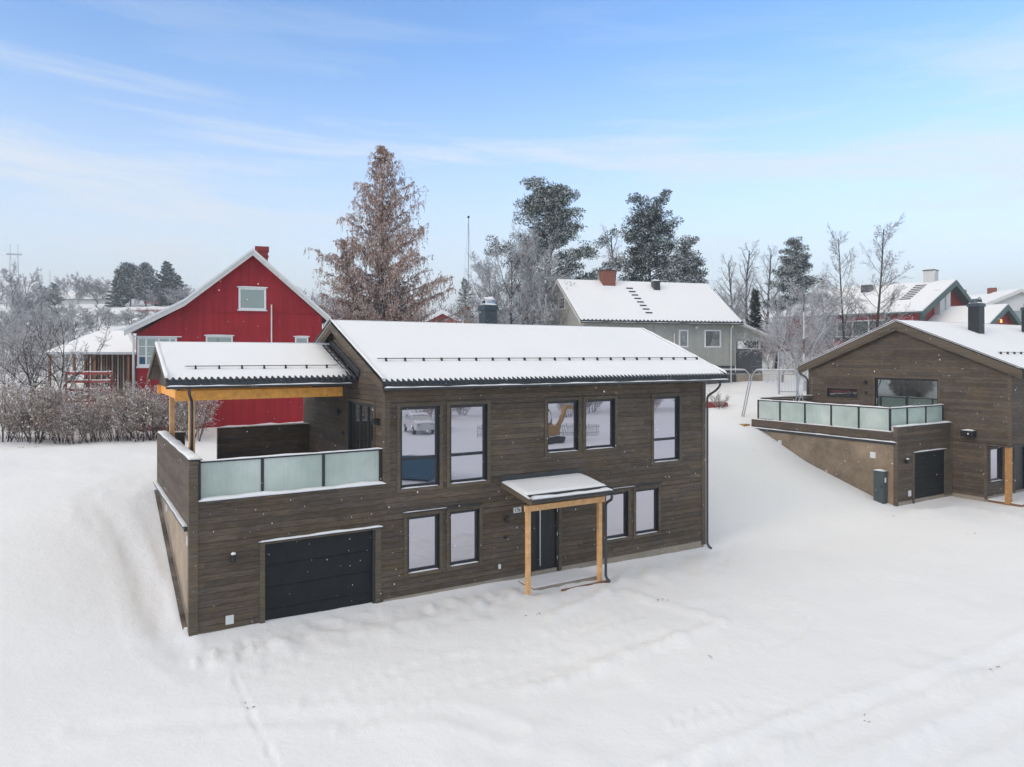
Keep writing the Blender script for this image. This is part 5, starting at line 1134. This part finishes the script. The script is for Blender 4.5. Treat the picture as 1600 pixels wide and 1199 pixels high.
# hilltop conifers at left
put(spruce(hgt(261, 190, 407), 5.0, 61, 'tallest dark spruce on the left hilltop above red house', 'needled', 60, 2.0, csize=.6), 261, 190)
put(spruce(hgt(277, 192, 428), 4.2, 62, 'frosted spruce just right of tallest hilltop spruce', 'needle', 45, 1.6, csize=.6), 277, 194)
put(pine(hgt(205, 188, 420), 5.5, 63, 'broad grey green pine on left hilltop', 'needle', .25, 26, .8, csize=.5, crad=1.7), 203, 188)
put(pine(hgt(226, 188, 417), 3.4, 64, 'slender frosted pine between broad pine and spruces on hill', 'needlef', .2, 24, .75, csize=.5, crad=1.4), 227, 186)
put(spruce(hgt(183, 184, 432), 3.0, 65, 'dark rounded conifer at left end of hilltop pines', 'needled', 36, 1.8, csize=.6), 183, 184)
put(spruce(hgt(84, 205, 443), 2.6, 66, 'dark little conifer in front of long farm building', 'needle', 26, 1.6, csize=.6), 84, 200); put(spruce(hgt(64, 190, 446), 3.4, 67, 'frosty small conifer left of the long farm building', 'needlef', 26, 1.6, csize=.6), 66, 190)

# bare trees: a few prototypes and copies
P_round = dict(kids=[16, 10, 8, 6, 0], up=[.02, .12, .05, .0, 0], ang=[55, 48, 48, 50, 0], start=[.15, .15, .1, .1, 0], len=[.62, .5, .5, .5, 0], rmin=.012, prof=lambda t: 1.05 - .55 * t)
P_birch = dict(kids=[18, 8, 6, 4, 0], up=[.02, .16, -.02, -.12, -.2], ang=[38, 40, 45, 45, 0], start=[.22, .2, .1, .1, 0], len=[.33, .45, .5, .55, 0], rmin=.011, prof=lambda t: 1.2 - .8 * t)
P_tall = dict(kids=[34, 10, 6, 3, 0], up=[.03, .12, .06, .02, 0], ang=[52, 42, 42, 40, 0], start=[.15, .12, .1, .1, 0], len=[.30, .42, .5, .5, 0], rad=[.26, .5, .6, .6, 0], wob=[.035, .12, .2, .2, .2], rmin=.010, prof=lambda t: 1.1 - .7 * t)
P_far = dict(kids=[13, 8, 6, 3, 0], rmin=.028, ang=[36, 36, 40, 40, 0], up=[.03, .14, .10, .04, 0], start=[.12, .12, .1, .1, 0], len=[.55, .5, .5, .5, 0])
tA = bare_tree('bare_tree', 8, 101, P_round, 'wide frosted garden tree behind main chimney', cm='twig', tm='barkb'); put(tA, 797, 55, hgt(797, 55, 375) / 8.6, 0.5, sx=.95)
tB = bare_tree('bare_tree', 8, 102, dict(P_round, kids=[17, 11, 8, 6, 0]), 'round frosted bare tree', cm='twigw', tm='twig'); put(tB, 1258, 48, hgt(1258, 48, 448) / 8.6, 2.5, 'round frosted bare tree behind left roof corner of right house', sx=.82)
tC = copy_tree(tB); tD = copy_tree(tB); put(tD, 1296, 54, .8, 1.1, 'pale frosted bare tree in front of far red house, left of straight pair', sx=.7); put(tC, 850, 57, .95, 4.1, 'white frosted bush crown under tall pine behind sage gable', sx=.9); tC2 = copy_tree(tB); put(tC2, 755, 60, .62, 3.0, 'low frosted tree below the flagpole', sx=.6)
for px_, d_, yt_, rz_, sx_, lb_ in ((772, 58, 398, .9, .72, 'frosted white tree between flagpole and main chimney'), (828, 56, 372, 2.2, .85, 'tall white frosted tree just right of main chimney'), (846, 54, 415, 5.1, .7, 'white frosted tree touching left gable of sage house'), (1222, 52, 470, 3.3, .75, 'low white frosted tree directly right of narrow conical conifer'), (1140, 70, 448, 4.4, .7, 'white frosted tree rising behind right end of sage roof')):
    c = copy_tree(tB); put(c, px_, d_, hgt(px_, d_, yt_) / 8.6, rz_, lb_, sx=sx_)
bA = bare_tree('birch_tree', 12, 111, P_birch, 'pale weeping birch between the two tall pines', cm='twigw'); put(bA, 955, 74, hgt(955, 74, 355) / 12.4, 0)
for i, (px, d, yt, sx_, lb) in enumerate(((1146, 84, 402, 1.0, 'leftmost slim bare birch above sage house porch'), (1172, 90, 384, 1.2, 'tall bare birch left of the open dark pine'), (1196, 92, 388, 1.15, 'bare birch touching open dark pine on its left side'), (1212, 60, 455, .6, 'low frosted birch beside narrow conical conifer'), (1128, 78, 458, .55, 'small frosted birch at right end of sage roof'))):
    c = copy_tree(bA); put(c, px, d, hgt(px, d, yt) / 12.4, 1.1 + i * 1.7, lb, sx=sx_)
aA = bare_tree('aspen_tree', 12, 121, P_tall, 'bare straight tree before far red house, left of the pair', cm='twig', r0=.13); put(aA, 1322, 50, hgt(1322, 50, 362) / 12.2, 0, sx=.82)
aB = copy_tree(aA); put(aB, 1366, 49, hgt(1366, 49, 350) / 12.2, 2.2, 'bare straight tree before far red house, right of the pair', sx=1.0)
# left: hillside and thicket
fA = bare_tree('bare_tree', 9, 131, P_far, 'huge frosted tree at left edge below power pylon', cm='twigw', tm='twig', stems=3, spread=.22, r0=.12); put(fA, 18, 92, hgt(18, 92, 398) / 9.4, 0, sx=1.5)
fl = [(118, 200, 420, 2.1, 'bare round tree on hilltop left of broad pine'), (155, 204, 428, 2.4, 'frosted dome shaped tree right behind long farm building'), (150, 110, 470, 1.3, 'grey spreading tree on snowy slope above pavilion'), (118, 96, 488, .95, 'thin grey tree on slope left of spreading tree'),
      (85, 84, 480, .95, 'frosted grey tree in the thicket above pavilion roof'), (52, 80, 470, 1.1, 'grey tree beside the huge frosted tree'), (22, 72, 500, 1.0, 'low grey tree near the left photo edge'), (-15, 78, 470, 1.2, 'frosted tree cut by the left photo edge'), (205, 120, 478, 1.2, 'frosted tree on slope directly left of red gable'),
      (180, 132, 484, 1.2, 'small grey tree in the middle of snowy slope'), (286, 176, 440, 1.5, 'frosted little tree right of hilltop spruces'), (238, 186, 444, 1.3, 'white frosted tree before hilltop shed'), (232, 150, 480, 1.2, 'grey shrubby tree above left eave of red house'), (70, 110, 462, 1.2, 'grey tree below the long farm building'), (35, 120, 455, 1.3, 'grey frosted tree under the distant pylon'), (105, 130, 468, 1.1, 'slim grey tree on slope beneath long farm building')]
for i, (px, d, yt, sx_, lb) in enumerate(fl): c = copy_tree(fA); put(c, px, d, hgt(px, d, yt) / 9.4, i * 1.3, lb, sx=sx_ * .9); c['group'] = 'frosted trees on the left hillside'
# far woodland along the skyline, low
def woods():
    rg = random.Random(9); sg = Segs()
    for _ in range(4200):
        px = rg.uniform(-700, 2300); d = rg.uniform(230, 420) if px < 420 else rg.uniform(115, 190)
        x, y = spot(px, d); z0 = H1(x, y); h = rg.uniform(3, 7) * (1.3 if px < 420 else .8); sg.add((x, y, z0 - .5), (x, y, z0 + h), .12, .04)
        for k in range(13): 
            a = rg.random() * 6.28; zz = z0 + h * rg.uniform(.2, .95); l = h * .28 * rg.uniform(.5, 1); sg.add((x, y, zz), (x + math.cos(a) * l, y + math.sin(a) * l, zz + l * .9), .07, .03)
    o = sg.mesh('distant_woods', 'twig', None, 3); tag(o, 'low frosted woodland along the far skyline', 'woodland', None, 'stuff')
woods()
# shrubs
P_shr = dict(n=[5, 4, 3, 2, 2], kids=[9, 6, 4, 0, 0], wob=[.13, .22, .3, .3, .3], up=[.04, .04, 0, 0, 0], start=[.25, .15, .1, .1, 0], ang=[34, 42, 45, 45, 0], len=[.42, .48, .5, .5, 0], rad=[.5, .6, .6, .6, 0], rmin=.0075, prof=lambda t: 1.1 - .6 * t, tl=0)
def shrub(seed, H, stems, label, cm='hedge', leaves=0, lm='hleaf', name='shrub', spread=.42):
    t = bare_tree(name, H, seed, P_shr, label, 'shrub', 'barkb', cm, None, stems, spread, r0=.030)
    if leaves:
        rg = random.Random(seed); cr = [c for c in t.children if c.name.startswith('crown')][0]; n = len(cr.data.vertices); co = np.empty(n * 3, np.float32); cr.data.vertices.foreach_get('co', co); co = co.reshape(-1, 3); lv = Leaves()
        for _ in range(leaves):
            p = Vector(co[rg.randrange(n)]) + rvec(rg) * .04; lv.add(p, rvec(rg) * .085, .05)
        lv.mesh('leaves', lm, t, seed)
    return t
sA = shrub(201, 2.5, 11, 'frosted brown hedge shrub', leaves=750); sB = shrub(202, 2.4, 10, 'frosted brown hedge shrub', leaves=420); first = {0: sA, 1: sB}
rg = random.Random(77); ORD = ['first', 'second', 'third', 'fourth', 'fifth', 'sixth', 'seventh', 'eighth', 'ninth', 'tenth', 'eleventh', 'twelfth', 'thirteenth', 'fourteenth', 'fifteenth', 'sixteenth']
k = 0
for row, (d0, off) in enumerate(((32.6, 0), (33.8, 14))):
    cnt = 0
    for i in range(16):
        px = -45 + i * 27 + off + rg.uniform(-7, 7)
        if px > 312 or px < -12: cnt = 0; continue
        j = (i + row) % 2
        if first.get(j) is not None: o = first[j]; first[j] = None
        else: o = copy_tree(sA if j == 0 else sB)
        sc = rg.uniform(.72, 1.18); put(o, px, d0 + rg.uniform(-.3, .3), sc, rg.random() * 6.28, '%s brown frosted hedge shrub from the left, %s row of the hedge' % (ORD[cnt], ('front', 'back')[row]), sx=sc * rg.uniform(.8, 1.05)); cnt += 1; o['group'] = 'shrubs of the hedge left of the main house'
# garden shrubs further back at left and right
sC = shrub(203, 3.0, 8, 'grey frosted garden shrub', cm='twig', name='garden_shrub'); lst = [(12, 44, 1.2), (40, 50, 1.3), (75, 47, 1.0), (98, 52, 1.3), (25, 57, 1.5), (60, 60, 1.5), (95, 62, 1.4), (5, 66, 1.6), (130, 60, 1.1), (-20, 50, 1.5), (48, 70, 1.7), (85, 74, 1.6)]
lr = [(1205, 60, .9), (1222, 63, 1.0), (1240, 58, .9), (1262, 60, 1.1), (1195, 68, 1.2), (1285, 62, 1.1), (1300, 60, 1.0), (1330, 56, 1.0), (1212, 75, 1.3), (1168, 80, 1.2), (1350, 58, .9), (1275, 70, 1.3)]
for i, (px, d, sc) in enumerate(lst): o = sC if i == 0 else copy_tree(sC); put(o, px, d, sc, i * 1.9, '%s grey frosted shrub from the left in the thicket beside the pavilion' % ORD[sorted(q[0] for q in lst).index(px)]); o['group'] = 'thicket shrubs left of the pavilion'
for i, (px, d, sc) in enumerate(lr): o = copy_tree(sC); put(o, px, d, sc, i * 1.3, '%s frosted slope shrub from the left, between sage house and red house' % ORD[sorted(q[0] for q in lr).index(px)]); o['group'] = 'shrubs between the sage house and far red house'
# the open dark apple tree at left
ap = bare_tree('apple_tree', 4.6, 301, dict(n=[4, 6, 5, 4, 2], kids=[7, 7, 5, 4, 0], wob=[.2, .22, .28, .3, .3], up=[.0, .07, .06, .04, 0], start=[.25, .2, .15, .1, 0], ang=[48, 48, 45, 45, 0], len=[.85, .5, .5, .5, 0], rad=[.62, .55, .5, .6, 0], rmin=.010, prof=lambda t: 1.05 - .3 * t, tl=2), 'gnarled dark bare apple tree behind hedge at left', cm='twigd', tm='barkb', stems=3, spread=.55, r0=.12); put(ap, 66, 36.5, hgt(66, 36.5, 520) / 4.6, 1.0)
st = shrub(204, 1.1, 7, 'dead stalks growing in the red timber planting bed', cm='hedge', name='dead_plant'); a = spot(1122, 40.2); st.location = (a[0], a[1], H1(*a)); st['category'] = 'plant'

# ================================================================== THE YARD BEHIND THE VIEWPOINT (mirrored in the front windows)
def at(o, x, y, rz, dz=0): o.location = (x, y, H1(x, y) + dz); o.rotation_euler = (0, 0, rz); return o
def skip():
    t = empty('waste_skip', (0, 0, 0), 0, 'dark blue green waste skip with sloped end, mirrored in tall left window', 'skip'); w_ = 1.0
    b = MB().poly([(-1.9, -w_, .15), (1.3, -w_, .15), (2.1, -w_, 1.5), (-2.1, -w_, 1.5)], (0, 2 * w_, 0)).build('body', 'skip', t, bevel=.02)
    MB().box(-2.15, 2.15, -w_ - .06, -w_ - .001, 1.42, 1.52).box(-2.15, 2.15, w_ + .001, w_ + .06, 1.42, 1.52).build('rim', 'skip', b)
    for x in (-1.2, -.4, .4, 1.2): MB().box(x - .04, x + .04, -w_ - .05, -w_ - .001, .15, 1.42).build('rib', 'skip', b)
    for x in (-1.2, .9): MB().tube([(x, -.8, .08), (x, .8, .08)], .08, 8).build('roller', 'black', t)
    snowcap(t, (-2.0, 0, 1.5), (2.0, 0, 1.5), 1.9, .14, 3); return t
at(skip(), 15.6, .2, R(40)).scale = (.8, .85, .85)
def car():
    t = empty('parked_car', (0, 0, 0), 0, 'snow covered pale parked car mirrored in tall left window', 'car')
    prof = [(-2.2, .35), (2.15, .35), (2.2, .75), (1.95, .92), (1.1, 1.0), (.45, 1.42), (-1.1, 1.46), (-1.85, 1.05), (-2.2, .98)]
    MB().poly([(x, -.85, z) for x, z in prof], (0, 1.7, 0)).build('body', 'white2', t, bevel=.07)
    for s in (-1, 1):
        MB().poly([(-1.55, s * .86, 1.05), (.95, s * .86, 1.04), (.38, s * .86, 1.36), (-1.05, s * .86, 1.40)], (0, s * .012, 0)).build('side_window', 'glassdark', t)
        for x in (-1.35, 1.35):
            w_ = MB().tube([(x, s * .70, .33), (x, s * .90, .33)], .33, 20).build('wheel', 'black', t, bevel=.03); MB().tube([(x, s * .895, .33), (x, s * .912, .33)], .2, 12).build('rim', 'inox', w_)
        MB().box(-2.23, -2.18, s * .62 - .15, s * .62 + .15, .78, .92).build('tail_light', 'redboard', t); MB().box(2.12, 2.2, s * .6 - .18, s * .6 + .18, .66, .8).build('headlight', 'inox', t)
    MB().poly([(-1.86, -.68, 1.08), (-1.86, .68, 1.08), (-1.2, .62, 1.42), (-1.2, -.62, 1.42)], (-.02, 0, .02)).build('rear_window', 'glassdark', t)
    snowcap(t, (-1.1, 0, 1.46), (.5, 0, 1.43), 1.5, .13, 3); snowcap(t, (1.0, 0, 1.0), (2.1, 0, .86), 1.5, .1, 5); return t
at(car(), 25.0, -20.5, R(100))
def digger():
    t = empty('excavator', (0, 0, 0), 0, 'ochre mini excavator with bent arm mirrored in upper middle windows', 'excavator'); M['ochre'] = M.get('ochre') or plain('ochre_paint', (.40, .22, .06), .5)
    for s in (-1, 1): MB().poly([(-1.1, s * .75 - .2, .15), (-.95, s * .75 - .2, 0), (.95, s * .75 - .2, 0), (1.1, s * .75 - .2, .15), (1.1, s * .75 - .2, .4), (.95, s * .75 - .2, .52), (-.95, s * .75 - .2, .52), (-1.1, s * .75 - .2, .4)], (0, .4, 0)).build('track', 'black', t)
    MB().box(-1.2, .9, -.8, .8, .6, 1.25).build('body', 'ochre', t, bevel=.06); c = MB().poly([(-.3, -.75, 1.25), (.75, -.75, 1.25), (.85, -.75, 1.7), (.45, -.75, 2.45), (-.3, -.75, 2.45)], (0, .8, 0)).build('cab', 'ochre', t, bevel=.03); MB().poly([(-.2, -.76, 1.4), (.65, -.76, 1.4), (.7, -.76, 1.75), (.4, -.76, 2.3), (-.2, -.76, 2.3)], (0, .82, 0)).build('cab_window', 'glassdark', c)
    MB().bar((.8, .4, .9), (1.9, .4, 2.6), .2, .28).bar((1.9, .4, 2.6), (3.0, .4, 2.3), .18, .24).build('boom', 'ochre', t); MB().bar((3.0, .4, 2.35), (3.5, .4, .9), .16, .2).build('stick', 'ochre', t); MB().poly([(3.3, .1, .9), (3.75, .1, .8), (3.9, .1, .3), (3.5, .1, .1), (3.2, .1, .4)], (0, .6, 0)).build('bucket', 'black', t)
    snowcap(t, (-1.1, 0, 1.25), (-.35, 0, 1.25), 1.4, .1, 4); return t
at(digger(), 29.6, -8.4, R(-15))
def picket(x0, y0, x1, y1, label):
    t = empty('picket_fence', (x0, y0, H1(x0, y0)), 0, label, 'fence'); L = math.hypot(x1 - x0, y1 - y0); n = int(L / .16); t.rotation_euler = (0, 0, math.atan2(y1 - y0, x1 - x0)); mb = MB()
    for i in range(n): mb.box(i * .16, i * .16 + .08, -.012, .012, -.1, .95)
    mb.build('pickets', 'white2', t)
    for z in (.25, .75): MB().box(0, L, .013, .05, z - .04, z + .04).build('rail', 'white2', t)
picket(27, -14, 36, -10, 'white picket fence behind the yard, mirrored in front windows')
x, y = 33.0, -4.0; lp = empty('utility_pole', (x, y, H1(x, y)), 0, 'pair of thin dark poles mirrored in upper middle window', 'pole')
MB().tube([(0, 0, 0), (.3, .1, 3.2)], .04, 6).build('pole', 'black', lp); MB().tube([(.4, 0, 0), (.6, .1, 3.2)], .04, 6).build('pole', 'black', lp)
lab = ['leftmost', 'second', 'third', 'fourth', 'fifth', 'sixth', 'seventh']
for i, (x, y, sc) in enumerate(((20, -36, .8), (27, -40, .9), (35, -38, .85), (44, -36, .9), (54, -30, 1.), (62, -22, .9), (12, -40, 1.0))):
    c = copy_tree(tA); c.location = (x, y, H1(x, y)); c.scale = (sc,) * 3; c.rotation_euler = (0, 0, i * 1.1); c['label'] = '%s bare tree of the row across the road, mirrored in front windows' % lab[i]; c['group'] = 'trees across the road behind the viewpoint'
for i in range(16):
    x, y = 22 + i * 2.5, -30 - (i % 3) * 1.5 + i * .4; c = copy_tree(sA if i % 2 else sB); c.location = (x, y, H1(x, y)); c.scale = (1.5, 1.5, 1.1); c.rotation_euler = (0, 0, i * 1.7); c['label'] = '%s roadside shrub from the left behind the viewpoint, mirrored in windows' % ORD[i]; c['group'] = 'roadside shrubs behind the viewpoint'

# ---- light snowfall: small flakes in the air in front of the houses
def flakes():
    rg = np.random.RandomState(4); n = 4200; d = 5 + 22 * rg.rand(n) ** .8; px = rg.uniform(0, 1600, n); u = (px - 800) / 1133 * d
    X = u * C_ + d * S_; Y = -u * S_ + d * C_; Z = CAMH + rg.uniform(-.47, .35, n) * d; ok = (Z > .8) & (Y < 17.3); X, Y, Z, d = X[ok], Y[ok], Z[ok], d[ok]; n = len(X); r = rg.uniform(.002, .0055, n)
    o = np.array([[1, 0, 0], [-1, 0, 0], [0, 1, 0], [0, -1, 0], [0, 0, 1.7], [0, 0, -1.7]]); V = (np.stack([X, Y, Z], -1)[:, None] + o[None] * r[:, None, None]).reshape(-1, 3)
    F = np.array([[0, 2, 4], [2, 1, 4], [1, 3, 4], [3, 0, 4], [2, 0, 5], [1, 2, 5], [3, 1, 5], [0, 3, 5]]); F = (np.arange(n)[:, None, None] * 6 + F[None]).reshape(-1, 3)
    tag(link('falling_snow', np_mesh('falling_snow', V, F), 'snow'), 'light snowflakes drifting down in front of the houses', None, None, 'stuff')
flakes()
# ---- cold damp air
def haze():
    me = MB().box(-700, 900, -120, 1100, -4, 60).build('haze', 'snow'); me.data.materials.clear()
    m = bpy.data.materials.new('haze_air'); m.use_nodes = True; n = m.node_tree.nodes; n.clear(); o = n.new('ShaderNodeOutputMaterial'); v = n.new('ShaderNodeVolumePrincipled'); v.inputs['Color'].default_value = (.93, .96, 1, 1); v.inputs['Density'].default_value = HAZE; v.inputs['Anisotropy'].default_value = .2
    m.node_tree.links.new(v.outputs[0], o.inputs['Volume']); me.data.materials.append(m); tag(me, 'thin pale winter haze over the whole neighbourhood', None, None, 'stuff')
HAZE = .0010
haze()

def debris():
    rg = random.Random(12); mb = MB()
    for px, py, n in ((1032, 938, 5), (1036, 937, 4), (1555, 1036, 4), (1358, 1122, 3), (838, 962, 4), (1112, 1024, 2), (388, 1118, 3), (30, 705, 7), (60, 702, 5), (140, 700, 6), (175, 698, 5), (250, 696, 5), (1178, 690, 3), (1517, 838, 3), (1395, 812, 3)):
        x0, y0 = G(px, py, 2.55 if py < 710 else .1)
        for _ in range(n):
            x, y = x0 + rg.gauss(0, .10), y0 + rg.gauss(0, .10); zz = H1(x, y) + .012; a = rg.random() * 6.28; l = rg.uniform(.02, .07)
            mb.bar((x, y, zz - .006), (x + math.cos(a) * l, y + math.sin(a) * l, zz + rg.uniform(0, .01)), .010, .009)
    tag(mb.build('twig_litter', 'edgewood'), 'scattered bits of dark twigs and dirt lying on the snow', None, None, 'stuff')
debris()
